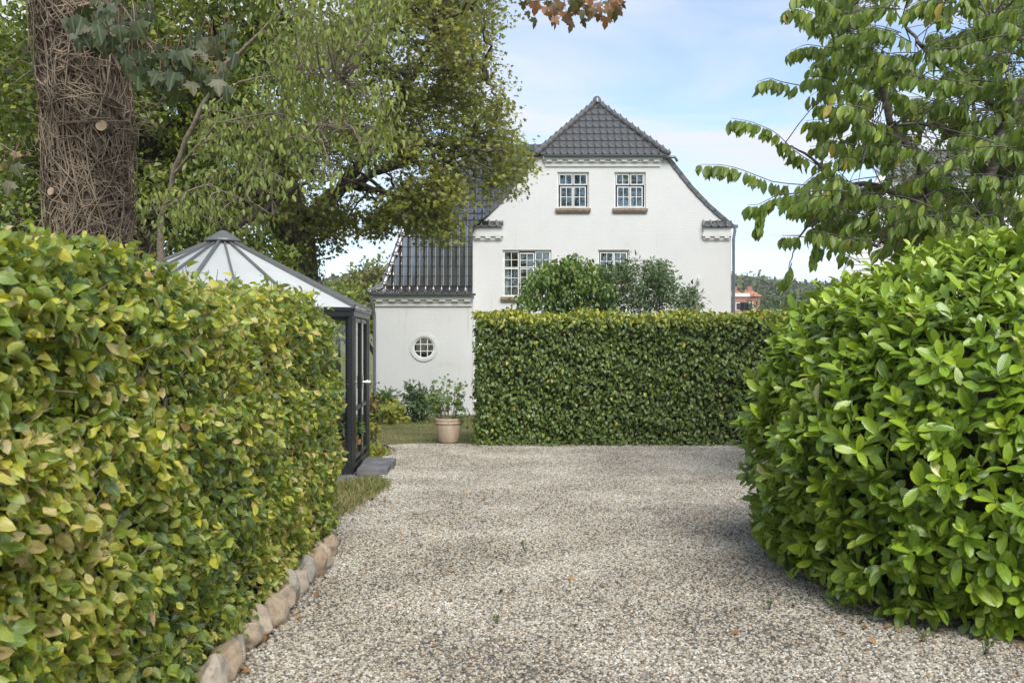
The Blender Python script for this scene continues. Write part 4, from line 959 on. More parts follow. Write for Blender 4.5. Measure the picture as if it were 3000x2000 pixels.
for k in range(6):
    a, b = hv[k], hv[(k+1) % 6]; nrm = unit((a+b)/2-hexc); d = unit(b-a)
    v3 = lambda p, z, o=0: (p[0]+nrm[0]*o, p[1]+nrm[1]*o, z)
    mb = MB(); mb.bar(v3(a, ZE-.03, .0), v3(b, ZE-.03, .0), .07, .085); mb.bar(v3(a, ZE+.012, .03), v3(b, ZE+.012, .03), .04, .04); mb.build('eave_rail', M['frame_black'], gh)
    mb = MB(); mb.bar(v3(a, zb+.05), v3(b, zb+.05), .06, .1); mb.build('base_rail', M['frame_black'], gh)
    if k in (2, 3, 4):
        mb = MB(); mb.bar(v3(a, 1.05), v3(b, 1.05), .025, .03); mb.bar(v3(a, .90), v3(b, .90), .025, .03); mb.build('staging_rail', M['frame_black'], gh)
    nd = 3
    if k == 0:
        # the door: wide stile, framed leaves
        dr = bpy.data.objects.new('door', None); C.objects.link(dr); dr.parent = gh
        s0, s1 = a+d*.28, a+d*1.72
        dr.location = Vector((*((s0+s1)/2), 0))-Vector(wl(gh))
        for t in (.16, .30, 1.0, 1.70, 1.84):
            q = a+d*t; mb = MB(); mb.bar((*q, zb+.1), (*q, ZE-.07), .05, .05, (nrm[0], nrm[1], 0)); mb.build('stile', M['frame_black'], dr)
        for t0, t1 in ((.325, .975), (1.025, 1.675)):
            q0, q1 = a+d*t0, a+d*t1
            mb = MB()
            for zz in (zb+.16, .78, ZE-.11): mb.bar((*q0, zz), (*q1, zz), .035, .05)
            mb.build('door_rail', M['frame_black'], dr)
            for z0_, z1_ in ((zb+.18, .755), (.805, ZE-.135)):
                MB().add([(*q0, z0_), (*q1, z0_), (*q1, z1_), (*q0, z1_)], [(0, 1, 2, 3)]).build('pane', M['ghglass'], dr)
        for t0, t1 in ((.05, .135), (.185, .275), (1.725, 1.815), (1.865, 1.95)):
            q0, q1 = a+d*t0, a+d*t1
            MB().add([(*q0, zb+.1), (*q1, zb+.1), (*q1, ZE-.07), (*q0, ZE-.07)], [(0, 1, 2, 3)]).build('pane', M['ghglass'], dr)
        hx = a+d*1.02+nrm*.03
        mb = MB(); mb.tube([(*hx, 1.08), (hx[0]+nrm[0]*.05, hx[1]+nrm[1]*.05, 1.08)], .018, 8); mb.tube([(hx[0]+nrm[0]*.05, hx[1]+nrm[1]*.05, 1.08), (hx[0]+nrm[0]*.10, hx[1]+nrm[1]*.10, 1.08)], [.034, .03], 10)
        mb.box(hx[0]-.01, hx[0]+.012, hx[1]-.03, hx[1]+.03, 1.0, 1.16); mb.build('door_handle', M['steel'], dr)
    else:
        for i in range(1, nd):
            q = a+(b-a)*i/nd; mb = MB(); mb.bar((*q, zb+.1), (*q, ZE-.07), .025, .04, (nrm[0], nrm[1], 0)); mb.build('mullion', M['frame_black'], gh)
        for i in range(nd):
            q0 = a+(b-a)*(i/nd)+d*.03; q1 = a+(b-a)*((i+1)/nd)-d*.03
            MB().add([(*q0, zb+.1), (*q1, zb+.1), (*q1, ZE-.07), (*q0, ZE-.07)], [(0, 1, 2, 3)]).build('glass_pane', M['ghglass'], gh)
    # roof facet: corner rib, two thin ribs, three sheets
    oa = np.array([*(a+unit(a-hexc)*.06), ZE+.035]); ob = np.array([*(b+unit(b-hexc)*.06), ZE+.035])
    mb = MB(); fn = np.cross(ob-oa, apx-oa); fn = fn/np.linalg.norm(fn); fn = fn if fn[2] > 0 else -fn
    e_ = unit(oa-apx)
    mb.bar(apx+e_*.02+np.array([0, 0, .012]), oa+np.array([0, 0, .012]), .036, .035); mb.build('corner_rib', M['rib_grey'], gh)
    for i in range(1, 3):
        q = oa+(ob-oa)*i/3; mb = MB(); mb.bar(apx+unit(q-apx)*.05+fn*.012, q+fn*.012, .022, .025, tuple(fn)); mb.build('roof_rib', M['rib_grey'], gh)
    for i in range(3):
        q0 = oa+(ob-oa)*i/3; q1 = oa+(ob-oa)*(i+1)/3
        MB().add([apx-fn*.012, q0-fn*.012, q1-fn*.012], [(0, 1, 2)]).build('roof_sheet', M['poly'], gh)
cp = np.array([apx[0], apx[1], ZA])
MB().lathe([(.001, .085), (.03, .08), (.06, .065), (.215, -.03), (.225, -.055), (.21, -.065)], 24, tuple(cp)).build('roof_cap', M['rib_grey'], gh, smooth=False)
# floor inside
fl = [(*(hexc+(h-hexc)*1.02), 0.02) for h in hv]
MB().add(fl, [tuple(range(6))]).build('floor_slab', M['pale_slab'], gh)
# grey slabs round the foot: flat edging pavers along the two sides in view
for k, rng_t in ((5, (0.62, 0.82, 1.0)), ):
    a, b = hv[5], hv[0]; nrm = unit((a+b)/2-hexc)
    for i in range(3):
        q0 = a+(b-a)*(i/3+.01); q1 = a+(b-a)*((i+1)/3-.005)
        V = [(*(q0+nrm*.03), .012), (*(q1+nrm*.03), .012), (*(q1+nrm*.25), .012), (*(q0+nrm*.25), .012)]
        V = [(v[0], v[1], -.02) for v in V]+[(v[0], v[1], .035) for v in V]
        o = MB().add(V, [(0, 3, 2, 1), (4, 5, 6, 7), (0, 1, 5, 4), (1, 2, 6, 5), (2, 3, 7, 6), (3, 0, 4, 7)]).build('edging_paver', M['slab'], None, bevel=.005)
        o['label'] = ['flat grey edging paver along the greenhouse foot, hidden behind the hedge end', 'flat grey edging paver in the middle of the row at the greenhouse foot', 'flat grey edging paver at the near corner post of the greenhouse'][i]; o['category'] = 'paver'; o['group'] = 'edging pavers at the greenhouse foot'
# the step at the door: two dark slabs
for i, (t0, t1, o0, o1, zt_) in enumerate(((.10, .62, .06, .42, .085), (.635, 1.16, .06, .45, .095))):
    a, b = hv[0], hv[1]; nrm = unit((a+b)/2-hexc); d = unit(b-a)
    V = [(*(a+d*t+nrm*o_), z) for z in (0.0, zt_) for t, o_ in ((t0, o0), (t1, o0), (t1, o1), (t0, o1))]
    o = MB().add(V, [(0, 1, 2, 3), (4, 7, 6, 5), (0, 4, 5, 1), (1, 5, 6, 2), (2, 6, 7, 3), (3, 7, 4, 0)]).build('door_step', M['slab'], None, bevel=.006)
    o['label'] = ('nearer dark concrete step slab in front of the greenhouse door', 'farther dark concrete step slab in front of the greenhouse door')[i]; o['category'] = 'step'; o['group'] = 'step slabs at the greenhouse door'

# ------------------------------------------------------------------ hedges
def box_hedge(parent, kind, mat, face, n, size, rng, tintf, n_obj, normal_jit=.6, hang=.6, out=.4, depth=.14, split=None):
    """face(rng,n) -> surface points and outward normals; leaves sit on and just under that surface"""
    P, Nn = face(rng, n)
    dep = rng.exponential(depth*.5, n)[:, None]; dep = np.minimum(dep, depth*1.6)
    P = P - Nn*dep
    d = unit(Nn*out + np.array([0, 0, -hang]) + rng.normal(0, .55, (n, 3)))
    nr = unit(Nn*.75 + np.array([0, 0, .45]) + rng.normal(0, normal_jit, (n, 3)))
    sz = size*rng.uniform(.5, 1.25, n)
    tn = tintf(P, rng)
    if split:
        a_ = P[:, 1] < split; b_ = ~a_
        leafy(parent, kind, mat, P[a_], d[a_], nr[a_], sz[a_], tn[a_], rng, n_obj*2//3); leafy(parent, kind+'_far', mat, P[b_], d[b_], nr[b_], sz[b_], tn[b_], rng, n_obj//3, 'far_foliage')
    else: leafy(parent, kind, mat, P, d, nr, sz, tn, rng, n_obj)
def bumps(P, s, amp, ph=0):
    return amp*(np.sin(P[:, 0]*s*1.1+ph+1.3*np.sin(P[:, 2]*s*.9))+np.sin(P[:, 1]*s*1.3+P[:, 2]*s*1.7+ph*2)+np.sin(P[:, 2]*s*2.3+P[:, 0]*s+ph))/3

# near hedge on the left
HX, HY0, HY1, HT, HW = -1.42, 1.7, 8.35, 1.92, 1.1
hedge = root('beech_hedge', 'clipped beech hedge with yellowing leaves running down the left of the drive', 'hedge', (-2.0, 5.0, 0))
def top_z(y): return HT + .04*np.sin(y*2.1) - .16*np.clip((y-7.3)/1.0, 0, 1)**2
def front_x(z): return HX + .075*np.sin(np.clip(z/1.9, 0, 1)*math.pi)
def face_near(rng, n):
    y = 1.0/rng.uniform(1/HY1, 1/HY0, n)           # denser near the camera
    y = np.where(rng.random(n) < .62, rng.uniform(HY0, HY1, n), y)
    k = rng.random(n); P = np.zeros((n, 3)); Nn = np.zeros((n, 3))
    f = k < .86
    z = rng.uniform(.03, 1, n)*top_z(y)
    P[:, 1] = y
    P[f, 2] = z[f]; P[f, 0] = front_x(z[f]); Nn[f] = (1, 0, .05)
    t = (k >= .86) & (k < .97)
    P[t, 2] = top_z(y[t]); P[t, 0] = HX - rng.uniform(0, 1, n)[t]**1.7*HW; Nn[t] = (0, 0, 1)
    e = k >= .97
    P[e, 1] = HY1; P[e, 2] = z[e]; P[e, 0] = HX-rng.uniform(0, HW, n)[e]; Nn[e] = (0, 1, 0)
    # round the top edge
    ed = f & (P[:, 2] > top_z(y)-.12); q = (P[ed, 2]-(top_z(y[ed])-.12))/.12
    P[ed, 0] -= .09*q**2; Nn[ed, 2] = q*.9
    ee = f & (y > HY1-.35); q = (y[ee]-(HY1-.35))/.35; P[ee, 0] -= .14*q**2; Nn[ee, 1] = q*.8
    Nn = unit(Nn)
    P += Nn*(bumps(P, 5.5, .055, .4)+bumps(P, 13, .03))[:, None]
    P += Nn*(rng.random(n) < .05)[:, None]*rng.uniform(.02, .07, n)[:, None]
    return P, Nn
def tint_near(P, rng):
    b = rng.beta(1.5, 1.7, len(P))*.9
    patch = np.sin(P[:, 1]*2.1+P[:, 2]*1.3)+np.sin(P[:, 2]*3.7-P[:, 1]*1.1+1.2)+np.sin(P[:, 1]*5.3+P[:, 2]*4.1)
    b = b + .09*patch + .04
    b = np.minimum(b, .88); dry = rng.random(len(P)) < .06; b[dry] = .82+.16*rng.random(dry.sum())**1.6
    return b
rng = np.random.default_rng(11)
box_hedge(hedge, 'beech', M['beech_near'], face_near, 42000, .053, rng, tint_near, 300, hang=.35, out=.45, normal_jit=.85, split=4.2)
# woody inside
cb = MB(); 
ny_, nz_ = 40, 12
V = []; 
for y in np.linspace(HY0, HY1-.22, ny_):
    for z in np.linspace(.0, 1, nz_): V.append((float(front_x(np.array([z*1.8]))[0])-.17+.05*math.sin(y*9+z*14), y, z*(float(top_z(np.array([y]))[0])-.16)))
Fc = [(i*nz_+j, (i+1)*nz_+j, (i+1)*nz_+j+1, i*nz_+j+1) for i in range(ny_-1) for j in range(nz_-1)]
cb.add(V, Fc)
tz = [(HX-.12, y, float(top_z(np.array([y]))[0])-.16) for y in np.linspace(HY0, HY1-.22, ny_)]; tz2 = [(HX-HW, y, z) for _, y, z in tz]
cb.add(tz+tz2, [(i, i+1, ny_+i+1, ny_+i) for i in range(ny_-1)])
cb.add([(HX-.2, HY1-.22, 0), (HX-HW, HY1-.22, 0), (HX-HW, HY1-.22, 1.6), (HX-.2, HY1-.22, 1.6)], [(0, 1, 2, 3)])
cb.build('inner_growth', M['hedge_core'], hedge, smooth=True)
tw = Tubes()
for i in range(900):
    y = rng.uniform(HY0, HY1-.2); z = rng.uniform(.05, 1.75); p = np.array([float(front_x(np.array([z]))[0])-.16, y, z])
    e = p + np.array([rng.uniform(.08, .2), rng.normal(0, .2), rng.uniform(-.05, .26)]); m_ = (p+e)/2+rng.normal(0, .03, 3)
    tw.add(bez(p, m_, e, 6), rng.uniform(.003, .006), .0015, 4)
for i in range(160):
    y = rng.uniform(HY0, HY1-.3); p = np.array([HX-rng.uniform(.05, .5), y, 1.75]); e = p+np.array([rng.normal(0, .07), rng.normal(0, .1), rng.uniform(.12, .26)])
    tw.add(bez(p, (p+e)/2+rng.normal(0, .03, 3), e, 5), .004, .0015, 4)
tw.build('twigs', M['twig'], hedge, kind='stuff')

# hedge across the end of the drive
MX0, MX1, MY, MT = -0.585, 4.9, 15.72, 2.06
hedge2 = root('beech_hedge', 'square-clipped green beech hedge in front of the house at the end of the drive', 'hedge', (2.0, 16.3, 0))
def face_mid(rng, n):
    k = rng.random(n); P = np.zeros((n, 3)); Nn = np.zeros((n, 3))
    x = rng.uniform(MX0, MX1, n); z = rng.uniform(.06, MT, n); yb = rng.uniform(MY, MY+1.3, n)
    f = k < .74; P[f] = np.stack([x, np.full(n, MY), z], 1)[f]; Nn[f] = (0, -1, .05)
    t = (k >= .74) & (k < .93); P[t] = np.stack([x, MY+(yb-MY)**1.0, np.full(n, MT)], 1)[t]; Nn[t] = (0, 0, 1)
    e = k >= .93; P[e] = np.stack([np.full(n, MX0), yb, z], 1)[e]; Nn[e] = (-1, 0, 0)
    ed = f & (P[:, 2] > MT-.12); q = (P[ed, 2]-(MT-.12))/.12; P[ed, 1] += .09*q**2; Nn[ed, 2] = q*.9
    ed = f & (P[:, 0] < MX0+.14); q = (MX0+.14-P[ed, 0])/.14; P[ed, 1] += .10*q**2; Nn[ed, 0] = -q*.8
    ed = f & (P[:, 2] < .35); P[ed, 1] += .09*(1-P[ed, 2]/.35)
    Nn = unit(Nn); P += Nn*(bumps(P, 4.2, .06, 1.0)+bumps(P, 11, .03))[:, None]
    return P, Nn
def tint_mid(P, rng):
    b = rng.beta(1.8, 3.0, len(P))*.85
    topf = np.clip((P[:, 2]-(MT-.26))/.2, 0, 1)
    b = b + topf*rng.uniform(.2, .66, len(P))
    b = np.minimum(b, .9)
    hi = rng.random(len(P)) < .02; b[hi] = rng.uniform(.8, 1, hi.sum())
    return b
rng = np.random.default_rng(12)
box_hedge(hedge2, 'beech_far', M['beech_mid'], face_mid, 21000, .074, rng, tint_mid, 300, hang=.75, out=.25, normal_jit=.45)
ns_ = 900; sp_ = np.stack([rng.uniform(MX0-.03, MX1, ns_), MY-.02-np.abs(rng.normal(0, .07, ns_)), np.abs(rng.normal(0, .05, ns_))+.01], 1)
leafy(hedge2, 'beech_far', M['beech_mid'], sp_, unit(rng.normal(0, 1, (ns_, 3))*np.array([1, 1, .3])), unit(np.array([0, -.5, .8])+rng.normal(0, .4, (ns_, 3))), .055*rng.uniform(.5, 1.2, ns_), rng.beta(1.5, 3, ns_)*.8, rng, 0, 'low_foliage')
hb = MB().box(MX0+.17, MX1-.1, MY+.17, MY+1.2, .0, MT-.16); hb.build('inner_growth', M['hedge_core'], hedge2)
tw = Tubes()
for i in range(130):
    x = rng.uniform(MX0+.1, MX1); p = np.array([x, MY+rng.uniform(.12, .5), 0.0]); e = p+np.array([rng.normal(0, .12), -.05, rng.uniform(.3, .6)])
    tw.add(bez(p, (p+e)/2+rng.normal(0, .03, 3), e, 5), .012, .006, 5)
tw.build('stems', M['twig'], hedge2, kind='stuff')

# ------------------------------------------------------------------ cherry laurel
laurel = root('laurel_bush', 'large rounded cherry laurel with glossy bright green leaves right of the drive', 'bush', (3.9, 7.6, 0))
LC = np.array([3.90, 7.22, 0.82]); LA = np.array([2.09, 2.18, 1.47])
def laurel_r(u, p=2.7):
    # rounder from top to bottom than from side to side
    p, e = 3.3, 2.4
    q = np.abs(u/LA); return ((q[:, 0]**p+q[:, 1]**p)**(e/p)+q[:, 2]**e)**(-1/e)
rng = np.random.default_rng(21)
m_ = 60000
u = rand_dir(rng, m_); u = u[(u[:, 1] < .35) & (u[:, 2] > -.62) & (u[:, 0] < .85)]
rr_ = laurel_r(u); P = LC + u*rr_[:, None]; Nn = unit(np.sign(u)*np.abs((P-LC)/LA)**1.9/LA)
wgt = rr_**2/np.maximum(.15, np.abs((u*Nn).sum(1)))
ks = rng.choice(len(u), 3000, replace=False, p=wgt/wgt.sum()); u, P, Nn = u[ks], P[ks], Nn[ks]
P[:, 2] += .10*np.clip((P[:, 0]-3.0)/1.5, 0, 1)*(P[:, 2]/2.3)
P += Nn*(bumps(P, 3.2, .08, .7)+bumps(P, 8, .045))[:, None]
dep = np.minimum(rng.exponential(.05, len(P)), .2)-.06*(rng.random(len(P)) < .15); P -= Nn*dep[:, None]
ok = P[:, 2] > .05; P, Nn, dep = P[ok], Nn[ok], dep[ok]
axis = unit(Nn*.75+np.array([0, 0, .38])+rng.normal(0, .28, P.shape)); lo_ = P[:, 2] < .45; axis[lo_] = unit(axis[lo_]+np.array([0, 0, -.55])); hi_ = P[:, 2] > 1.8; axis[hi_] = unit(axis[hi_]+np.array([0, 0, .6]))
lp, ld, ln2, ls, lt = [], [], [], [], []
for i in range(len(P)):
    k = rng.integers(5, 8); ax = axis[i]; e1 = unit(np.cross(ax, [.3, .9, .2])); e2 = np.cross(ax, e1); a0 = rng.uniform(0, 6.28); tb0 = rng.beta(2.2, 2.4)*.75
    for j in range(k):
        an = a0+j*2.4+rng.normal(0, .25); rad = e1*math.cos(an)+e2*math.sin(an); op = R(rng.uniform(38, 80)) if j < k-2 else R(rng.uniform(18, 42))
        lp.append(P[i]-ax*(.012*(k-j))); dd_ = unit(ax*math.cos(op)+rad*math.sin(op)+np.array([0, 0, -.12])); ld.append(dd_); ln2.append(unit(ax*math.sin(op)-rad*math.cos(op)+np.array([0, 0, .25])+rng.normal(0, .2, 3)))
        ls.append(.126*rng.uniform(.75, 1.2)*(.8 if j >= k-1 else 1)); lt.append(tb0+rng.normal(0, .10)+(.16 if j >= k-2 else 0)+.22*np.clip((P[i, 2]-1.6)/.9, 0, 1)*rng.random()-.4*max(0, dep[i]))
n = len(P)
n_out = len(lp)
for i in rng.integers(0, n, 5200):          # a shaded inner layer closes the gaps
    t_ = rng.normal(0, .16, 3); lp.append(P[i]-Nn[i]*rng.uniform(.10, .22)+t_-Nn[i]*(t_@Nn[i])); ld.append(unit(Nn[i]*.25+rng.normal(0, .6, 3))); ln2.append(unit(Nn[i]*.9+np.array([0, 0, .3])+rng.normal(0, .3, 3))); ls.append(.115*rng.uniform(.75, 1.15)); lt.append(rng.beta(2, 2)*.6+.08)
lp, ld, ln2, ls, lt = map(np.array, (lp, ld, ln2, ls, lt))
outer_ = np.arange(len(lp)) < n_out; ok = lp[:, 2] > .03; lp, ld, ln2, ls, lt, outer_ = lp[ok], ld[ok], ln2[ok], ls[ok], lt[ok], outer_[ok]
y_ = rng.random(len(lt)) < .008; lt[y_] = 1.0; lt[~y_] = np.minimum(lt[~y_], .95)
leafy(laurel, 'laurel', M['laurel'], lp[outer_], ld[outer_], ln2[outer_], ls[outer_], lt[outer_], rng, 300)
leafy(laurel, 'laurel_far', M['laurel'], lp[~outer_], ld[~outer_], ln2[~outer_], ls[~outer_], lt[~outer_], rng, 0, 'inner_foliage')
# dark woody heart
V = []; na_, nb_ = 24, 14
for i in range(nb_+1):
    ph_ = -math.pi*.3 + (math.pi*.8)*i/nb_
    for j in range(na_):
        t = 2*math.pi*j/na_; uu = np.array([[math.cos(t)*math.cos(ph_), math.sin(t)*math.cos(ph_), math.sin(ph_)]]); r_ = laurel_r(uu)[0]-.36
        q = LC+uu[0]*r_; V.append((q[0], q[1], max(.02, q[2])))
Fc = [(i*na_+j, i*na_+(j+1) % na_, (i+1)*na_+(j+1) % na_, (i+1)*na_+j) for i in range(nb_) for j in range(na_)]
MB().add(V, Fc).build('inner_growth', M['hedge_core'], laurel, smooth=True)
tw = Tubes()
for i in range(240):
    j = rng.integers(0, n); e = P[j]; p = e - Nn[j]*.28 + np.array([0, 0, -.12]); tw.add(bez(p, (p+e)/2+rng.normal(0, .02, 3), e, 5), .006, .003, 4)
tw.build('twigs', M['twig'], laurel, kind='stuff')

# ------------------------------------------------------------------ generic trees
def limb_tree(name, label, base, trunk, limbs, clumps, kind, mat, bark, rng, leaf_n, leaf_size, n_obj=0, sub=9, sub_r=.33, flat=.8, droop=.35, group=None, tintf=None, twigs=True, tws=1.0, cat='tree', trunk_r=(.4, .22), hang=False, leaf_sub=.16):
    """trunk: polyline; limbs: list of (polyline, r0, r1); clumps: array (x,y,z,r). Leaves gather in tufts at the ends of twigs that spring from the nearest limb"""
    t = root(name, label, cat, base, group)
    if trunk is not None:
        tb = Tubes(); Pt = np.array(trunk, float); tb.add(Pt, trunk_r[0], trunk_r[1], 14); tb.build('trunk', bark, t)
    sk = [np.array(trunk, float)] if trunk is not None else []
    for pl, r0, r1 in limbs:
        pl = np.array(pl, float); 
        tt = np.linspace(0, len(pl)-1, max(8, len(pl)*4)); fine = np.stack([np.interp(tt, np.arange(len(pl)), pl[:, k]) for k in range(3)], 1)
        fine = wob(fine, r0*.25, rng); tb = Tubes(); tb.add(fine, r0, r1, 8); tb.build('limb', bark, t); sk.append(fine)
    skp = np.concatenate([np.stack([np.interp(np.linspace(0, len(s_)-1, 40), np.arange(len(s_)), s_[:, k]) for k in range(3)], 1) for s_ in sk])
    clumps = np.asarray(clumps, float); br = Tubes(); pos = []; out_ = []
    per = max(1, leaf_n//(len(clumps)*sub))
    for c_ in clumps:
        cc, r_ = c_[:3], c_[3]
        dd = np.linalg.norm(skp-cc, axis=1)+.35*np.maximum(0, skp[:, 2]-cc[2]); j = int(np.argmin(dd)); a = skp[j]
        if twigs: br.add(wob(bez(a, (a+cc)/2+np.array([0, 0, .12*dd[j]]), cc, 8), .02+.02*dd[j], rng), tws*min(.05, .012+.018*dd[j]), .008*tws, 5)
        off = rand_dir(rng, sub)*(rng.random(sub)**.45*r_)[:, None]*np.array([1, 1, flat])
        for o in off:
            s_ = cc+o
            if twigs: br.add(bez(cc, cc+o*.5+np.array([0, 0, .08*r_]), s_, 4), .007, .003, 3)
            k = rng.poisson(per)
            if k == 0: continue
            q = s_ + rng.normal(0, sub_r*.5, (k, 3))*np.array([1, 1, .75])
            pos.append(q); out_.append(np.repeat(unit(o*.6+np.array([0, 0, .25*r_]))[None], k, 0)+unit(q-s_)*.5)
    if twigs and br.V: br.build('branches', bark, t, kind='stuff')
    pos = np.concatenate(pos); out_ = unit(np.concatenate(out_)); n = len(pos)
    if hang:
        d = unit(np.array([0, 0, -1.0])+rng.normal(0, .33, (n, 3))+out_*.15); nr = unit(out_*.5+np.array([0, -.4, .15])+rng.normal(0, .6, (n, 3)))
    else:
        d = unit(out_*.5+np.array([0, 0, -droop])+rng.normal(0, .6, (n, 3))); nr = unit(out_*.7+np.array([0, 0, .45])+rng.normal(0, .55, (n, 3)))
    tn = rng.beta(2, 2.4, n) if tintf is None else tintf(pos, rng)
    leafy(t, kind, mat, pos, d, nr, leaf_size*rng.uniform(.7, 1.25, n), tn, rng, n_obj)
    return t
def clump_field(poly, n, Y0, Y1, r0, r1, rng, cx=None):
    p = poly_points(poly, n, rng); out_ = []
    for x, y in p:
        Y = rng.uniform(Y0, Y1); q = at(x, y, Y); out_.append((*q, rng.uniform(r0, r1)))
    return np.array(out_)

# ---- spreading field maple behind the greenhouse
rng = np.random.default_rng(31)
YM = 23.5
mp_ = lambda x, y, Y=YM: at(x, y, Y)
tb_ = [mp_(880, 1065), mp_(878, 900), mp_(872, 780), mp_(868, 690)]
limbs = [([mp_(875, 720), mp_(915, 640), mp_(985, 560), mp_(1080, 510, 23), mp_(1200, 480, 22.5), mp_(1330, 470, 22)], .17, .04),
         ([mp_(870, 700), mp_(800, 600), mp_(745, 520), mp_(700, 400), mp_(680, 260)], .27, .10),
         ([mp_(868, 700), mp_(850, 560), mp_(820, 400), mp_(840, 240), mp_(900, 60), mp_(930, -120)], .24, .08),
         ([mp_(1000, 550), mp_(1080, 440, 23), mp_(1150, 320, 23), mp_(1220, 210, 22.6), mp_(1290, 100, 22)], .14, .04),
         ([mp_(1040, 550), mp_(1130, 560, 22.5), mp_(1200, 610, 22), mp_(1270, 660, 21.6)], .07, .02),
         ([mp_(1080, 515), mp_(1250, 430, 23), mp_(1400, 400, 22.5)], .09, .02),
         ([mp_(1150, 330), mp_(1330, 260, 22.5), mp_(1430, 230, 22)], .07, .02),
         ([mp_(880, 130), mp_(1050, 60), mp_(1230, 10), mp_(1380, 20)], .10, .03)]
poly1 = [(980, -120), (1420, -140), (1455, 30), (1440, 100), (1385, 150), (1465, 215), (1490, 300), (1500, 360), (1470, 420), (1545, 490), (1500, 520), (1445, 600), (1400, 560), (1330, 560), (1255, 480), (1150, 480), (1080, 470), (1000, 500), (940, 520), (880, 440), (930, 200)]
cl = clump_field(poly1, 190, 20.2, 25.5, .45, .8, rng)
cl2 = np.concatenate([clump_field([(1190, 520), (1330, 545), (1350, 630), (1300, 660), (1320, 715), (1285, 690), (1190, 640), (1110, 650), (1120, 600)], 26, 20.6, 22.5, .35, .5, rng),
                      clump_field([(960, 600), (1020, 590), (1040, 700), (1000, 690), (950, 740), (925, 730), (930, 640)], 11, 22, 24.5, .4, .6, rng),
                      clump_field([(1080, 640), (1130, 620), (1130, 680), (1090, 670)], 5, 22, 23.5, .25, .35, rng),
                      clump_field([(560, 380), (900, 420), (920, 520), (900, 620), (760, 640), (560, 600)], 50, 20.5, 26, .55, .85, rng)])
def tint_maple(P, rng):
    b = rng.beta(2, 2.2, len(P))*.85 + .10*np.sin(P[:, 0]*1.7+P[:, 2]*2.1) + .05*np.clip(P[:, 0]+2, -2, 2)
    return b
maple = limb_tree('maple_tree', 'wide field maple with olive leaves and a low limb reaching over the house roof', tuple(mp_(880, 1065)), tb_, limbs, np.concatenate([cl, cl2]), 'maple', M['maple'], M['bark'], rng, 43000, .134, 300, sub=12, sub_r=.26, tintf=tint_maple, trunk_r=(.52, .42))
# ivy hugging its trunk
ip_, in_ = [], []
for i in range(1500):
    z = rng.uniform(-.3, 4.6); a_ = rng.uniform(math.pi*.95, 2.05*math.pi); c_ = mp_(876, 1000-(z-EYE)/YM*F); r_ = .5+.10*rng.random()+.1*math.exp(-((z-3.3)/.8)**2)*0
    q = np.array([c_[0]+r_*math.cos(a_), c_[1]+r_*math.sin(a_), z]); ip_.append(q); in_.append((math.cos(a_), math.sin(a_), .2))
ip_ = np.array(ip_); in_ = np.array(in_)
leafy(maple, 'oval', M['dark_leaf'], ip_, unit(np.array([0, 0, -1.0])+rng.normal(0, .5, ip_.shape)), unit(in_+rng.normal(0, .4, ip_.shape)), .10, rng.beta(2, 3, len(ip_))*.8, rng, 0, 'ivy')
tv = Tubes()
for i in range(260):
    which = rng.integers(0, 4)
    path = [np.array(tb_), np.array(limbs[0][0][:4]), np.array(limbs[1][0][:4]), np.array(limbs[2][0][:4])][which]; rad = [.47, .25, .28, .24][which]
    s0 = rng.uniform(0, .7); tt = np.linspace(s0, min(1, s0+rng.uniform(.15, .4)), 9)*(len(path)-1)
    cpt = np.stack([np.interp(tt, np.arange(len(path)), path[:, k]) for k in range(3)], 1)
    a_ = rng.uniform(math.pi, 2*math.pi)+np.cumsum(rng.normal(0, .2, 9)); rr = (rad+.05*rng.random())*(1-.25*tt/len(path))
    tv.add(cpt+np.stack([rr*np.cos(a_), rr*np.sin(a_), rng.normal(0, .02, 9)], 1), .012, .008, 4)
tv.build('dry_ivy_stems', M['twig'], maple, kind='stuff')

# ---- hazel / elm with pale hanging leaves in front of it
rng = np.random.default_rng(32)
YE = 14.2
el = lambda x, y, Y=YE: at(x, y, Y)
limbs = [([el(470, 640, 15.4), el(540, 420, 15), el(650, 200, 14.6), el(800, 60, 14.3), el(900, -60, 14)], .045, .012),
         ([el(560, 380, 15), el(700, 240, 14.4), el(860, 210, 14), el(1000, 240, 13.6)], .02, .007),
         ([el(500, 520, 15.2), el(640, 360, 14.6), el(800, 330, 14), el(950, 370, 13.7)], .024, .007),
         ([el(480, 600, 15.2), el(600, 540, 14.6), el(730, 590, 14.2), el(800, 630, 13.9)], .018, .006)]
cl = np.concatenate([clump_field([(800, -60), (1130, -60), (1150, 60), (1180, 190), (1130, 260), (1160, 370), (1060, 480), (960, 500), (900, 560), (760, 520), (720, 360), (800, 180)], 95, 13.0, 15, .28, .42, rng),
                     clump_field([(420, 560), (560, 570), (700, 590), (800, 635), (760, 660), (560, 640), (420, 640)], 20, 13.6, 15.2, .22, .32, rng),
                     clump_field([(600, 300), (760, 330), (760, 560), (620, 540)], 20, 14, 15.6, .25, .4, rng)])
limb_tree('hazel_tree', 'slender tree with pale green leaves hanging in front of the maple, above the greenhouse', (-5.3, 15.4, 0), [(-5.3, 15.4, 0), (-5.3, 15.4, 1.5), tuple(el(470, 640, 15.4))], limbs, cl, 'elm', M['elm'], M['twig'], rng, 4300, .098, 300, sub=5, sub_r=.24, hang=True, tws=.5, trunk_r=(.07, .05))

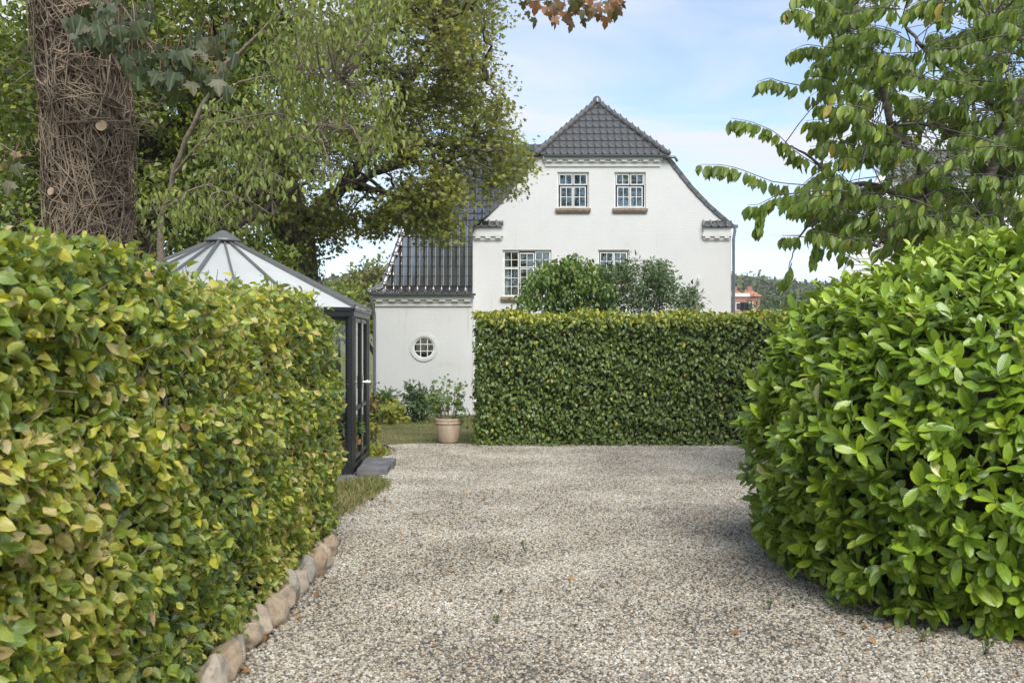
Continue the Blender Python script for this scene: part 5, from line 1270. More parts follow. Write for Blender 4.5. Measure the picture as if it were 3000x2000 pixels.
# ---- ivy-strangled sycamore on the left
rng = np.random.default_rng(33)
YT = 8.9
syc = root('sycamore_tree', 'thick trunk wrapped in dry ivy stems, with drooping dark lobed leaves, behind the left hedge', 'tree', (-3.6, YT, 0))
tc_ = lambda z: np.array([np.interp(z, [0, 1.6, 3.6, 4.6, 8], [-3.58, -3.60, -3.68, -3.80, -4.1]), YT, z])
trz = lambda z: np.interp(z, [0, 1.7, 3.2, 4.2, 8], [.37, .285, .30, .32, .22])
zz = np.linspace(0, 8, 40); ring_n = 22; V = []
for z in zz:
    c_ = tc_(z)
    for j in range(ring_n):
        a_ = 2*math.pi*j/ring_n; r_ = trz(z)*(1+.07*math.sin(3*a_+z*1.3)+.05*math.sin(7*a_-z*2.9)); V.append((c_[0]+r_*math.cos(a_), c_[1]+r_*math.sin(a_), z))
MB().add(V, [(i*ring_n+j, i*ring_n+(j+1) % ring_n, (i+1)*ring_n+(j+1) % ring_n, (i+1)*ring_n+j) for i in range(len(zz)-1) for j in range(ring_n)]).build('trunk', M['bark'], syc, smooth=True)
tv = Tubes()
def vine(n_, z0, z1, r0, r1, off, wander, vert):
    for i in range(n_):
        m_ = rng.integers(9, 16); z = rng.uniform(z0, z1); a_ = rng.uniform(math.pi*.9, 2.1*math.pi); pts = []; da, dz = rng.normal(0, .10), rng.choice([-1, 1])*rng.uniform(.02, .09)*vert
        o_ = rng.uniform(.005, off)
        for k in range(m_):
            da += rng.normal(0, wander); dz += rng.normal(0, .025); da *= .86; o_ = np.clip(o_+rng.normal(0, .008), .004, off*1.3)
            a_ += da; z += dz; c_ = tc_(z); r_ = trz(z)*(1+.07*math.sin(3*a_+z*1.3)+.05*math.sin(7*a_-z*2.9))+o_
            pts.append((c_[0]+r_*math.cos(a_), c_[1]+r_*math.sin(a_), z))
        rr0 = rng.uniform(r0, r1); tv.add(pts, rr0, rr0*.6, 4)
vine(760, 1.3, 5.2, .003, .0065, .08, .17, .8)
vine(260, 1.3, 5.2, .005, .010, .055, .09, 1.3)
vine(22, 1.2, 4.6, .012, .024, .03, .03, 2.6)
for i in range(75):      # dry side shoots
    z = rng.uniform(1.7, 4.3); s_ = 1 if rng.random() < .68 else -1; c_ = tc_(z); p = c_+np.array([s_*trz(z)*.97, rng.uniform(-.25, .1), 0])
    ln = rng.uniform(.12, .42); e = p+np.array([s_*ln, rng.normal(0, .1), rng.normal(.02, .14)])
    tv.add(wob(bez(p, (p+e)/2+np.array([0, 0, rng.normal(.02, .06)]), e, 8), .012, rng), .0042, .0014, 4)
    for k in range(rng.integers(0, 3)):
        q = p+(e-p)*rng.uniform(.4, .9); f_ = q+np.array([s_*rng.uniform(.05, .15), rng.normal(0, .05), rng.normal(0, .08)]); tv.add(wob(bez(q, (q+f_)/2, f_, 5), .006, rng), .0025, .001, 3)
tv.build('dry_ivy_stems', M['vine'], syc, kind='stuff')
# sawn stubs
for (px, py, r_, tl) in ((157, 563, .037, (-.35, -1, .1)), (300, 372, .05, (.1, -1, .15)), (270, 128, .055, (0, -1, .25))):
    c_ = at(px, py, YT-.315); d_ = unit(np.array(tl)); MB().tube([c_-d_*.14, c_+d_*.03], [r_*1.15, r_], 12).build('branch_stub', M['bark'], syc)
    MB().tube([c_+d_*.0305, c_+d_*.035], r_*.92, 12).build('cut_face', M['cut_wood'], syc)
# limbs above and one arching across the top of the picture
limb_pts = [tc_(4.9), np.array([-2.6, 8.5, 5.6]), np.array([-.9, 8.0, 5.75]), np.array([.25, 7.6, 5.1]), np.array([.42, 7.5, 4.35])]
LB = Tubes(); LB.add(bez(limb_pts[0], limb_pts[1], limb_pts[2], 10), .11, .05, 8); LB.build('limb', M['bark'], syc)
LB = Tubes(); LB.add(bez(limb_pts[2], limb_pts[3], limb_pts[4], 10), .05, .008, 6); LB.build('limb', M['bark'], syc)
for tip in ((-4.9, 8.2, 7.4), (-3.2, 10.2, 7.6), (-5.0, 10, 6.8)):
    LB = Tubes(); LB.add(wob(bez(tc_(5.5), tc_(6.8), tip, 8), .04, rng), .12, .05, 8); LB.build('limb', M['bark'], syc)
# hanging sprays of big leaves: (px,py) of each leaf stalk
def spray(leaves, Y, shoots, mat, size, nobj, part, tlo, thi):
    pos, d, nr, sz, tn = [], [], [], [], []
    pt = Tubes()
    for px, py in leaves:
        Yq = Y+rng.uniform(-.35, .35); q = at(px, py, Yq); pos.append(q); d.append(unit(np.array([rng.normal(.05, .3), rng.normal(-.1, .3), -1.0]))); nr.append(unit(np.array([rng.normal(.1, .5), -.9, .35+rng.normal(0, .3)]))); sz.append(size*rng.uniform(.7, 1.2)); tn.append(rng.uniform(tlo, thi))
        st_ = q+np.array([rng.normal(0, .02), .03, rng.uniform(.06, .14)]); pt.add(bez(st_, (st_+q)/2+rng.normal(0, .012, 3), q, 5), .0022, .0018, 4)
    leafy(syc, 'sycamore', mat, np.array(pos), np.array(d), np.array(nr), np.array(sz), np.array(tn), rng, nobj, part)
    pt.build('leaf_stalks', M['petiole'], syc, kind='stuff')
    sh = Tubes()
    for s_ in shoots:
        P_ = np.array([at(px, py, Yq) for px, py, Yq in s_]); tt = np.linspace(0, len(P_)-1, 12); sh.add(np.stack([np.interp(tt, np.arange(len(P_)), P_[:, k]) for k in range(3)], 1), .009, .003, 5)
    sh.build('shoots', M['twig'], syc, kind='stuff')
lv = []
for (cx_, cy_, sx, sy, n_) in ((330, 20, 70, 35, 26), (250, 40, 45, 30, 12), (310, 110, 45, 35, 15), (380, 60, 45, 45, 16), (400, 140, 40, 45, 16), (440, 190, 35, 40, 12), (500, 230, 40, 40, 14), (570, 190, 45, 35, 14), (640, 210, 35, 40, 12), (600, 120, 45, 35, 8), (500, 160, 40, 40, 8), (230, 90, 30, 30, 5), (660, 110, 30, 40, 6)):
    lv += [(rng.normal(cx_, sx*.55), rng.normal(cy_, sy*.55)) for _ in range(n_)]
spray(lv, 7.9, [[(300, -60, 8.3), (360, 20, 8.0), (420, 110, 7.9), (520, 160, 7.9), (650, 170, 7.9)], [(250, -60, 8.4), (300, 20, 8.0), (330, 90, 7.9)], [(360, -80, 8.2), (390, 10, 7.9), (400, 130, 7.8)], [(420, 110, 7.9), (480, 190, 7.9), (500, 240, 7.8)]], M['sycamore'], .150, 110, 'foliage', 0, .86)
lv = [(rng.normal(c_[0], 20), rng.normal(c_[1]-8, 17)) for c_ in ((1550, 12), (1600, 16), (1635, 26), (1655, 34), (1690, 8), (1720, 22), (1745, 28), (1780, 14), (1808, 0)) for _ in range(7)]
spray(lv, 7.5, [[(1670, -120, 7.5), (1650, -30, 7.5), (1600, 0, 7.5), (1540, 5, 7.5)], [(1670, -120, 7.5), (1700, -30, 7.5), (1760, -8, 7.5), (1810, -10, 7.5)]], M['copper'], .095, 40, 'turning_foliage', 0, 1)
# hanging yellow-green seed bunch at the far left
lv = [(rng.normal(40, 20), rng.normal(470, 30)) for _ in range(6)]
spray(lv, 7.6, [[(-60, 400, 7.8), (0, 420, 7.6), (45, 450, 7.6)]], M['sycamore'], .12, 6, 'low_foliage', .7, 1)

# ---- dark trees filling the left background
rng = np.random.default_rng(34)
back = [('round-crowned green tree standing behind the sycamore trunk at the far left', -9.3, 17.0, [(-80, -150), (330, -150), (360, 200), (330, 640), (-80, 640)], 60, (15, 19), .40, .75, 'simple', .115, 14000),
        ('dense green tree with small leaves between the sycamore trunk and the maple', -6.6, 18.5, [(330, -150), (760, -150), (900, 80), (820, 330), (640, 420), (560, 560), (330, 560)], 95, (16.5, 20.5), .42, .75, 'simple', .12, 21000),
        ('shady dark tree farthest back, behind the greenhouse roof', -11.0, 27.0, [(-80, 100), (700, 100), (840, 330), (880, 560), (820, 780), (-80, 780)], 130, (25, 31), .8, 1.25, 'simple', .20, 24000)]
for lab, tx, ty, poly, nc, (ya, yb), ra, rb, kd, ls, ln_ in back:
    cl = clump_field(poly, nc, ya, yb, ra, rb, rng); g0 = gz(ty)
    tp = [(tx, ty, g0), (tx+.1, ty, g0+2), (tx, ty, g0+5.5)]
    lm = [([(tx, ty, g0+2+1.0*k), (tx+1.4*math.cos(k*2.2), ty+.9*math.sin(k*2.2), g0+3.6+k), (tx+3*math.cos(k*2.2), ty+1.4*math.sin(k*2.2), g0+4.6+k)], .12, .03) for k in range(4)]
    limb_tree('broadleaf_tree', lab, (tx, ty, g0), tp, lm, cl, kd, M['dark_leaf'], M['bark_dark'], rng, ln_, ls, 150 if ls < .15 else 0, sub=11, sub_r=.3, trunk_r=(.26, .14), group='trees behind the greenhouse')
# low shrub mass behind the hedge, under the trees
rng = np.random.default_rng(35)
cl = clump_field([(-60, 540), (560, 560), (760, 700), (880, 800), (-60, 800)], 66, 17.5, 22, .4, .7, rng)
limb_tree('undergrowth_shrub', 'dark leafy shrub under the trees, behind the greenhouse', (-9, 20, gz(20)), [(-9, 20, gz(20)), (-9, 20, .9)], [([(-9, 20, .3), (-7, 20, 1.2), (-5, 20.2, 1.7)], .05, .02), ([(-9, 20, .3), (-11, 20, 1.4)], .05, .02)], cl, 'simple', M['dark_leaf'], M['bark_dark'], rng, 12000, .12, 0, sub=10, sub_r=.3, trunk_r=(.08, .05), cat='shrub')

# ------------------------------------------------------------------ cherry tree on the right
rng = np.random.default_rng(41)
cherry = root('cherry_tree', 'cherry tree with drooping dark green leaves behind the laurel', 'tree', (4.9, 11.0, 0))
ch = lambda x, y, Y=10.6: at(x, y, Y)
LB = Tubes(); LB.add(wob([np.array([4.9, 11.0, 0]), np.array([4.88, 11, .9]), np.array([4.86, 10.95, 1.8]), ch(2880, 640, 10.9)], .02, rng), .15, .10, 12); LB.build('trunk', M['bark_cherry'], cherry)
limb_px = [([(2870, 780, 10.9), (2800, 700, 10.8), (2725, 640, 10.6), (2715, 560, 10.5), (2690, 470, 10.4)], .075, .03),
           ([(2720, 600, 10.6), (2560, 540, 10.5), (2440, 545, 10.5), (2370, 545, 10.4)], .04, .012),
           ([(2880, 650, 10.9), (2900, 480, 10.8), (2960, 330, 10.7), (3060, 150, 10.6)], .09, .04),
           ([(2700, 480, 10.4), (2620, 390, 10.3), (2570, 230, 10.3), (2540, 150, 10.2), (2460, 60, 10.2), (2420, -30, 10.2)], .045, .012),
           ([(2960, 330, 10.7), (2820, 250, 10.2), (2700, 140, 10), (2640, 60, 10)], .04, .012),
           ([(2900, 480, 10.8), (2800, 400, 10.2), (2760, 370, 10), (2680, 360, 9.8), (2560, 380, 9.8)], .035, .01),
           ([(2720, 640, 10.6), (2620, 690, 10.4), (2560, 720, 10.3), (2500, 700, 10.2)], .03, .01),
           ([(2560, 540, 10.5), (2450, 590, 10.4), (2400, 630, 10.3), (2340, 690, 10.2), (2310, 790, 10.2)], .02, .005),
           ([(3060, 150, 10.6), (2950, 90, 10.1), (2900, 60, 10)], .05, .02),
           ([(2890, 560, 10.8), (2980, 470, 10), (3050, 450, 9.8)], .03, .012),
           ([(2440, 545, 10.5), (2400, 480, 10.5), (2340, 440, 10.4), (2300, 420, 10.4)], .02, .007)]
sk = []
for pts, r0, r1 in limb_px:
    P_ = np.array([ch(*p) for p in pts]); tt = np.linspace(0, len(P_)-1, len(P_)*5); fine = np.stack([np.interp(tt, np.arange(len(P_)), P_[:, k]) for k in range(3)], 1); fine = wob(fine, r0*.25, rng)
    LB = Tubes(); LB.add(fine, r0, r1, 8); LB.build('limb', M['bark_cherry'], cherry); sk.append(fine)
skp = np.concatenate(sk)
br = Tubes(); pos, dr_, nr_, sz_ = [], [], [], []
def shoot(P_, nleaf, r0=.006):
    tt = np.linspace(0, len(P_)-1, 12); fine = np.stack([np.interp(tt, np.arange(len(P_)), P_[:, k]) for k in range(3)], 1); br.add(fine, r0, .0022, 4)
    L_ = np.linalg.norm(fine[-1]-fine[0])
    for k in range(nleaf):
        s_ = rng.uniform(.08, 1.0)*11; q = np.array([np.interp(s_, np.arange(12), fine[:, j]) for j in range(3)]); t_ = unit(fine[min(11, int(s_)+1)]-fine[max(0, int(s_)-1)])
        sd_ = rng.choice([-1, 1]); side = unit(np.cross(t_, [0, 0, 1]))*sd_
        q = q + side*.02+np.array([0, 0, -.015]); pos.append(q)
        dr_.append(unit(np.array([0, 0, -1.0])*rng.uniform(.75, 1.1)+side*rng.uniform(.15, .5)+t_*rng.uniform(.1, .5)+rng.normal(0, .13, 3)))
        nr_.append(unit(side*.6+np.array([0, -.35, .45])+rng.normal(0, .35, 3))); sz_.append(.142*rng.uniform(.65, 1.15))
for pts, nl in ([(2400, 545, 10.45), (2270, 535, 10.4), (2160, 492, 10.3), (2110, 482, 10.3), (2050, 482, 10.3)], 44), ([(2420, 500, 10.5), (2330, 445, 10.4), (2270, 385, 10.4), (2200, 356, 10.3), (2142, 346, 10.3)], 40), \
              ([(2350, 252, 10.3), (2290, 240, 10.3), (2255, 228, 10.3), (2218, 240, 10.3)], 22), ([(2460, 80, 10.2), (2400, 45, 10.2), (2340, 22, 10.2), (2305, 28, 10.2)], 26), ([(2480, 30, 10.2), (2420, 0, 10.2), (2350, -20, 10.2), (2320, -10, 10.2)], 20), \
              ([(2530, 140, 10.2), (2430, 140, 10.2), (2360, 130, 10.2), (2315, 150, 10.2)], 26), ([(2400, 560, 10.4), (2280, 570, 10.3), (2220, 600, 10.3), (2190, 600, 10.3)], 24), ([(2240, 600, 10.3), (2225, 630, 10.3), (2215, 665, 10.3)], 16), \
              ([(2345, 690, 10.2), (2290, 690, 10.2)], 10), ([(2380, 660, 10.2), (2390, 710, 10.2), (2380, 750, 10.2)], 20), ([(2320, 770, 10.2), (2310, 800, 10.2), (2290, 820, 10.2)], 12), ([(2560, 690, 10.2), (2500, 690, 10.2), (2470, 700, 10.2)], 18), ([(2620, 690, 10.2), (2590, 720, 10.2), (2560, 730, 10.2)], 16):
    shoot(np.array([ch(*p) for p in pts]), int(nl*1.7))
polyc = [(2350, -120), (3120, -120), (3120, 720), (2800, 690), (2620, 650), (2500, 640), (2400, 620), (2345, 540), (2360, 420), (2345, 320), (2350, 200), (2420, 120)]
pp = np.concatenate([poly_points(polyc, 430, rng), poly_points([(2230, 570), (2450, 560), (2560, 640), (2480, 700), (2400, 740), (2340, 640)], 34, rng), poly_points([(2320, 20), (2480, -40), (2500, 160), (2340, 180)], 22, rng), poly_points([(2560, 600), (2820, 600), (2800, 720), (2600, 740)], 45, rng)])
for x, y in pp:
    # openings where the sky shows
    if 2600 < x < 2640 and y < 40: continue
    if ((x-2640)/60)**2+((y-110)/55)**2 < 1 or ((x-2560)/40)**2+((y-40)/60)**2 < 1 or ((x-2680)/90)**2+((y-480)/45)**2 < 1 or ((x-2490)/45)**2+((y-500)/22)**2 < 1 or ((x-2560)/40)**2+((y-620)/40)**2 < 1: continue
    Y = rng.uniform(9.2, 12.4); e = ch(x, y, Y)
    dd = np.linalg.norm(skp-e, axis=1); j = int(np.argmin(dd + .6*(skp[:, 0] < e[0]-.1))); a = skp[j]
    L_ = rng.uniform(.3, .6); dirn = unit(np.array([-.8, rng.normal(0, .5), rng.normal(.08, .3)])); s_ = e-dirn*L_
    if dd[j] > .25: br.add(wob(bez(a, (a+s_)/2+np.array([0, 0, .05*dd[j]]), s_, 5), .015, rng), min(.008, .003+.004*dd[j]), .003, 5)
    shoot(bez(s_, (s_+e)/2+np.array([0, 0, .06]), e, 5), rng.integers(15, 24))
br.build('branches', M['bark_cherry'], cherry, kind='stuff')
pos = np.array(pos); tn = rng.beta(2, 2.2, len(pos))*.93; yy = rng.random(len(pos)) < .012; tn[yy] = 1
leafy(cherry, 'cherry', M['cherry'], pos, np.array(dr_), np.array(nr_), np.array(sz_), tn, rng, 300)

# small-leaved tree beyond the cherry
rng = np.random.default_rng(42)
cl = np.concatenate([clump_field([(2760, 90), (2960, 90), (3000, 220), (2820, 240), (2740, 180)], 12, 15, 17, .22, .4, rng), clump_field([(2640, 440), (2780, 440), (2790, 520), (2640, 540)], 8, 15, 17, .2, .34, rng), clump_field([(2520, 610), (2640, 590), (2660, 660), (2540, 670)], 7, 15, 17, .2, .3, rng), clump_field([(2800, 200), (3100, 200), (3100, 700), (2700, 760)], 26, 15, 17.5, .4, .6, rng)])
bx_ = at(2900, 0, 16)[0]
limb_tree('privet_tree', 'thin tree with tiny grey-green leaves showing through the cherry', (bx_, 16, gz(16)), [(bx_, 16, 0), (bx_, 16, 2.5), (bx_-.2, 16, 4.8)], [([(bx_, 16, 1.5), (bx_-.8, 16, 3.2), (bx_-1.2, 15.8, 4.4)], .05, .02), ([(bx_, 16, 1.2), (bx_-1, 16, 2.2), (bx_-1.8, 15.8, 3.2)], .04, .015), ([(bx_-.2, 16, 4.5), (bx_-.3, 16, 6)], .04, .02)], cl, 'simple', M['bluegreen'], M['twig'], rng, 5200, .06, 0, sub=10, sub_r=.2, trunk_r=(.09, .05))

# ------------------------------------------------------------------ shrubs between hedge and house
def shrub(name, label, base, clumps, kind, mat, n, size, rng, n_obj=0, sub=9, sub_r=.2, group=None, stem_mat='twig', nstem=26, tintf=None, hang=False):
    t = root(name, label, 'shrub', base, group)
    st_ = Tubes(); cl = np.asarray(clumps, float)
    for i in range(nstem):
        c_ = cl[rng.integers(0, len(cl))]; e = c_[:3]; b_ = np.array(base)+np.array([rng.normal(0, .15), rng.normal(0, .1), 0]); b_[0] = b_[0]*.6+e[0]*.4
        st_.add(wob(bez(b_, (b_+e)/2+np.array([0, 0, .15]), e, 8), .015, rng), .012, .004, 4)
    st_.build('stems', M[stem_mat], t, kind='stuff')
    pos, o_ = [], []
    per = max(1, n//len(cl))
    for c_ in cl:
        u_ = rand_dir(rng, per); r_ = c_[3]*rng.random(per)**.4; pos.append(c_[:3]+u_*r_[:, None]); o_.append(u_)
    pos = np.concatenate(pos); o_ = np.concatenate(o_); k = len(pos)
    if hang: d = unit(o_*.3+np.array([0, 0, -.8])+rng.normal(0, .4, (k, 3)))
    else: d = unit(o_*.7+np.array([0, 0, .05])+rng.normal(0, .5, (k, 3)))
    nr = unit(o_*.4+np.array([0, -.25, .7])+rng.normal(0, .45, (k, 3)))
    leafy(t, kind, mat, pos, d, nr, size*rng.uniform(.65, 1.2, k), rng.beta(2, 2.4, k) if tintf is None else tintf(pos, rng), rng, n_obj)
    return t
rng = np.random.default_rng(51)
cl = clump_field([(1510, 905), (1540, 840), (1570, 790), (1640, 768), (1720, 772), (1770, 800), (1800, 905)], 100, 17.8, 19.0, .14, .24, rng)
shrub('lilac_shrub', 'rounded lilac shrub with broad green leaves behind the far hedge, below the house windows', (.9, 18.4, gz(18.4)), cl, 'oval', M['lilac'], 5000, .085, rng, 300, hang=True)
cl = clump_field([(1770, 905), (1770, 800), (1830, 775), (1880, 768), (1960, 790), (2000, 830), (2040, 865), (2055, 905)], 100, 17.8, 19.2, .13, .23, rng)
shrub('privet_shrub', 'grey-green pointed-leaf shrub right of the lilac behind the far hedge', (2.6, 18.5, gz(18.5)), cl, 'lance', M['bluegreen'], 5200, .09, rng, 300)
cl = clump_field([(2190, 920), (2210, 885), (2260, 868), (2340, 875), (2440, 880), (2440, 960), (2190, 960)], 30, 19.5, 21, .2, .32, rng)
shrub('garden_shrub', 'low dark shrub beyond the far hedge, right of the house corner', (5.4, 20.3, gz(20)), cl, 'lance', M['bluegreen'], 1800, .10, rng, 60)
# planting along the wing wall
rng = np.random.default_rng(52)
YB = 24.0
def bed(name, label, px, poly, Y, kind, mat, n, size, nobj=60, r=(.12, .22), nc=22, hang=False):
    g0 = gz(Y); cl = clump_field(poly, nc, Y-.4, Y+.4, r[0], r[1], rng); cl[:, 2] = np.maximum(cl[:, 2], g0+.05)
    b_ = at(px, 0, Y); return shrub(name, label, (b_[0], Y, g0), cl, kind, M[mat], n, size, rng, nobj, nstem=10, group='planting along the wing wall', hang=hang)
bed('evergreen_shrub', 'dark glossy evergreen shrub against the white wing wall, left of the planter', 1220, [(1165, 1220), (1160, 1170), (1190, 1140), (1210, 1130), (1250, 1150), (1280, 1170), (1285, 1230), (1240, 1240)], YB, 'lance', 'bluegreen', 900, .15, 120)
bed('leafy_perennial', 'tall pale green perennial left of the evergreen shrub by the wing wall', 1130, [(1095, 1200), (1110, 1150), (1140, 1145), (1165, 1170), (1165, 1210)], YB+.5, 'lance', 'lilac', 420, .16, 60)
bed('yellow_perennial', 'yellow-green large-leaved perennial in front of the evergreen shrub', 1150, [(1105, 1230), (1120, 1195), (1165, 1190), (1180, 1225), (1150, 1235)], YB-1.0, 'oval', 'yellowgreen', 260, .15, 80)
bed('russet_shrub', 'reddish-brown shrub just right of the greenhouse, by the downpipe', 1085, [(1070, 1240), (1075, 1150), (1092, 1140), (1100, 1190), (1095, 1240)], YB+.2, 'oval', 'russet', 300, .11, 40)
rng = np.random.default_rng(53)
bed('flowering_plant', 'sprawling plant with yellow leaves beside the greenhouse door', 1092, [(1070, 1260), (1080, 1210), (1102, 1220), (1105, 1265), (1090, 1280)], 16.6, 'oval', 'yellowgreen', 170, .07, 40, (.06, .1), 14)
bed('hosta', 'pale yellow-green hosta with long limp leaves beside the greenhouse step', 1098, [(1082, 1335), (1084, 1295), (1105, 1290), (1125, 1310), (1130, 1335)], 14.7, 'lance', 'yellowgreen', 150, .17, 90, (.05, .09), 12, True)
# small pink flower
fp = at(1098, 1252, 16.4); fl_ = root('pink_flower', 'single pink flower head beside the greenhouse door', 'flower', (fp[0], fp[1], gz(16.4)))
q = fp+rng.normal(0, .012, (26, 3)); u_ = unit(q-fp+rng.normal(0, .01, q.shape)); leafy(fl_, 'oval', M['pink'], q, u_, unit(u_+rng.normal(0, .5, u_.shape)), .05, rng.random(26), rng, 0, 'petals')
tbs = Tubes(); tbs.add(bez((fp[0], fp[1]+.02, 0), (fp[0]+.03, fp[1], .15), fp), .004, .003, 5); tbs.build('stem', M['lilac'], fl_)

# ------------------------------------------------------------------ planter with its plant
pp_ = at(1314, 1296, 16.25); pz = gz(16.25)
kx = 16.25/F; px0 = (1314-1500)*kx
prof = [(.0, .02), (.150, .0), (.158, .02), (.176, .10), (.196, .20), (.205, .27), (.206, .30), (.212, .302), (.212, .318), (.205, .322), (.216, .345), (.222, .375), (.218, .385), (.200, .385), (.195, .36), (.195, .33)]
pt_ = root('flower_pot', 'round beige ribbed flower pot standing at the edge of the lawn', 'flower pot', (px0, 16.25, pz))
V = []; nn = 72
for r_, z in prof:
    for j in range(nn):
        rib = (.0028 if j % 3 == 0 else 0) if .03 < z < .29 and r_ > .1 else 0
        V.append((px0+(r_+rib)*math.cos(2*math.pi*j/nn), 16.25+(r_+rib)*math.sin(2*math.pi*j/nn), pz+z))
MB().add(V, [(i*nn+j, i*nn+(j+1) % nn, (i+1)*nn+(j+1) % nn, (i+1)*nn+j) for i in range(len(prof)-1) for j in range(nn)]).build('pot_body', M['pot'], pt_, smooth=True)
MB().lathe([(.001, .345), (.196, .34)], 24, (px0, 16.25, pz)).build('soil', M['soil'], pt_)
rng = np.random.default_rng(54)
geo = root('potted_plant', 'leggy geranium-like plant with yellowing leaves growing in the beige pot', 'plant', (px0, 16.25, pz+.345))
st_ = Tubes(); pos, d, nr = [], [], []
for i in range(34):
    a_ = rng.uniform(0, 2*math.pi); b_ = np.array([px0+.1*math.cos(a_), 16.25+.1*math.sin(a_), pz+.34]); h_ = rng.uniform(.18, .66); sp = rng.uniform(.05, .26)
    e = b_+np.array([math.cos(a_)*sp-.04*h_, math.sin(a_)*sp, h_]); 
    if i % 9 == 0: e = b_+np.array([.2+rng.uniform(0, .08), -.05, rng.uniform(-.15, .15)])
    P_ = wob(bez(b_, (b_+e)/2+np.array([0, 0, .1]), e, 8), .01, rng); st_.add(P_, .005, .002, 5)
    for k in range(rng.integers(6, 11)):
        q = P_[rng.integers(3, 8)]+rng.normal(0, .035, 3); pos.append(q); d.append(unit(np.array([rng.normal(0, .7), rng.normal(-.2, .6), -.35]))); nr.append(unit(np.array([rng.normal(0, .5), -.5, .7])))
st_.build('stems', M['twig'], geo, kind='stuff')
tn = rng.beta(2, 2, len(pos))*.8; yl = rng.random(len(pos)) < .12; tn[yl] = 1.0
leafy(geo, 'maple', M['lilac'], np.array(pos), np.array(d), np.array(nr), .105*rng.uniform(.6, 1.3, len(pos)), tn, rng, 150)

# things inside the greenhouse
tp = at(1018, 1330, 13.0); tp[2] = .02
o = root('terracotta_pot', 'terracotta flower pot on the greenhouse floor', 'flower pot', tuple(tp))
MB().lathe([(.001, .0), (.11, .0), (.15, .28), (.17, .28), (.175, .34), (.15, .34), (.145, .30), (.001, .29)], 24, tuple(tp)).build('pot_body', M['terracotta'], o, smooth=False)
hy = root('hydrangea', 'mauve hydrangea blooming in the terracotta pot inside the greenhouse', 'plant', (tp[0], tp[1], .31))
rng = np.random.default_rng(55)
for (dx_, dz_, r_, mk) in ((-.02, .82, .07, 'mauve'), (.03, .70, .075, 'mauve'), (-.05, .64, .07, 'mauve'), (.01, .57, .06, 'violet'), (.05, .60, .05, 'violet')):
    c_ = np.array([tp[0]+dx_, tp[1]-.05, dz_]); u_ = rand_dir(rng, 110); leafy(hy, 'simple', M[mk], c_+u_*r_*.9, unit(np.cross(u_, rng.normal(0, 1, u_.shape))), u_, .03, rng.random(110), rng, 0, 'flower_head')
u_ = rand_dir(rng, 90); leafy(hy, 'oval', M['lilac'], tp+np.array([0, 0, .48])+u_*np.array([.14, .14, .12]), u_, unit(np.array([0, -.3, 1])+rng.normal(0, .4, u_.shape)), .10, rng.random(90)*.7, rng, 0)
tbs = Tubes()
for i in range(7):
    b_ = tp+np.array([rng.normal(0, .03), rng.normal(0, .03), .29]); e = b_+np.array([rng.normal(0, .05), -.03, rng.uniform(.2, .45)]); tbs.add(bez(b_, (b_+e)/2, e, 5), .005, .003, 4)
tbs.build('stems', M['lilac'], hy, kind='stuff')

# ------------------------------------------------------------------ edging stones along the hedge foot
rng = np.random.default_rng(61)
labs = ['pale boulder cut by the bottom edge of the photo, first of the hedge edging', 'smooth pinkish-grey boulder second from the bottom of the hedge edging', 'tan boulder third from the bottom of the hedge edging', 'brown-stained boulder fourth from the bottom of the hedge edging',
        'reddish split boulder fifth from the bottom of the hedge edging', 'sandy boulder sixth from the bottom of the hedge edging', 'grey-tan boulder seventh from the bottom of the hedge edging', 'squarish upright boulder eighth from the bottom of the hedge edging',
        'small pinkish stone ninth from the bottom of the hedge edging', 'rusty narrow stone tenth from the bottom of the hedge edging', 'ochre stone eleventh from the bottom of the hedge edging', 'fourth stone from the far end of the hedge edging',
        'third stone from the far end of the hedge edging', 'second stone from the far end of the hedge edging', 'dark grey stone at the far end of the hedge edging, near the grass']
ysn = [4.62, 4.86, 5.08, 5.33, 5.58, 5.82, 6.04, 6.27, 6.52, 6.76, 6.97, 7.19, 7.42, 7.65, 7.92]
for i, y in enumerate(ysn):
    bm = bmesh.new(); bmesh.ops.create_icosphere(bm, subdivisions=4, radius=1)
    sx, sy, sz = rng.uniform(.065, .09), rng.uniform(.095, .13), rng.uniform(.085, .135)
    if i > 11: sz *= .85
    ph_ = rng.uniform(0, 6, 6); cuts_ = [(unit(rng.normal(size=3)), rng.uniform(.55, .85)) for _ in range(9)]
    for v in bm.verts:
        p = np.array(v.co)
        for cn_, cd in cuts_:
            dd = p@cn_-cd
            if dd > 0: p = p-cn_*dd*.85
        p = p*(1+.06*math.sin(3*p[0]+ph_[0])*math.sin(4*p[1]+ph_[1])+.035*math.sin(9*p[2]+ph_[2]+5*p[0])+.02*math.sin(17*p[1]+ph_[3])*math.sin(15*p[0]+ph_[4])+.012*math.sin(31*p[2]+ph_[5]+23*p[1]))
        v.co = p*np.array([sx, sy, sz])
    me = bpy.data.meshes.new('edging_stone'); bm.to_mesh(me); bm.free(); me.polygons.foreach_set('use_smooth', [True]*len(me.polygons))
    o = link('edging_stone', me, None, M['stone'], label=labs[i], cat='stone', group='boulders edging the left hedge', loc=(-1.375+rng.normal(0, .02)-.03*(i > 11), y, sz*.62)); o.rotation_euler = (rng.normal(0, .15), rng.normal(0, .15), rng.normal(0, .3))

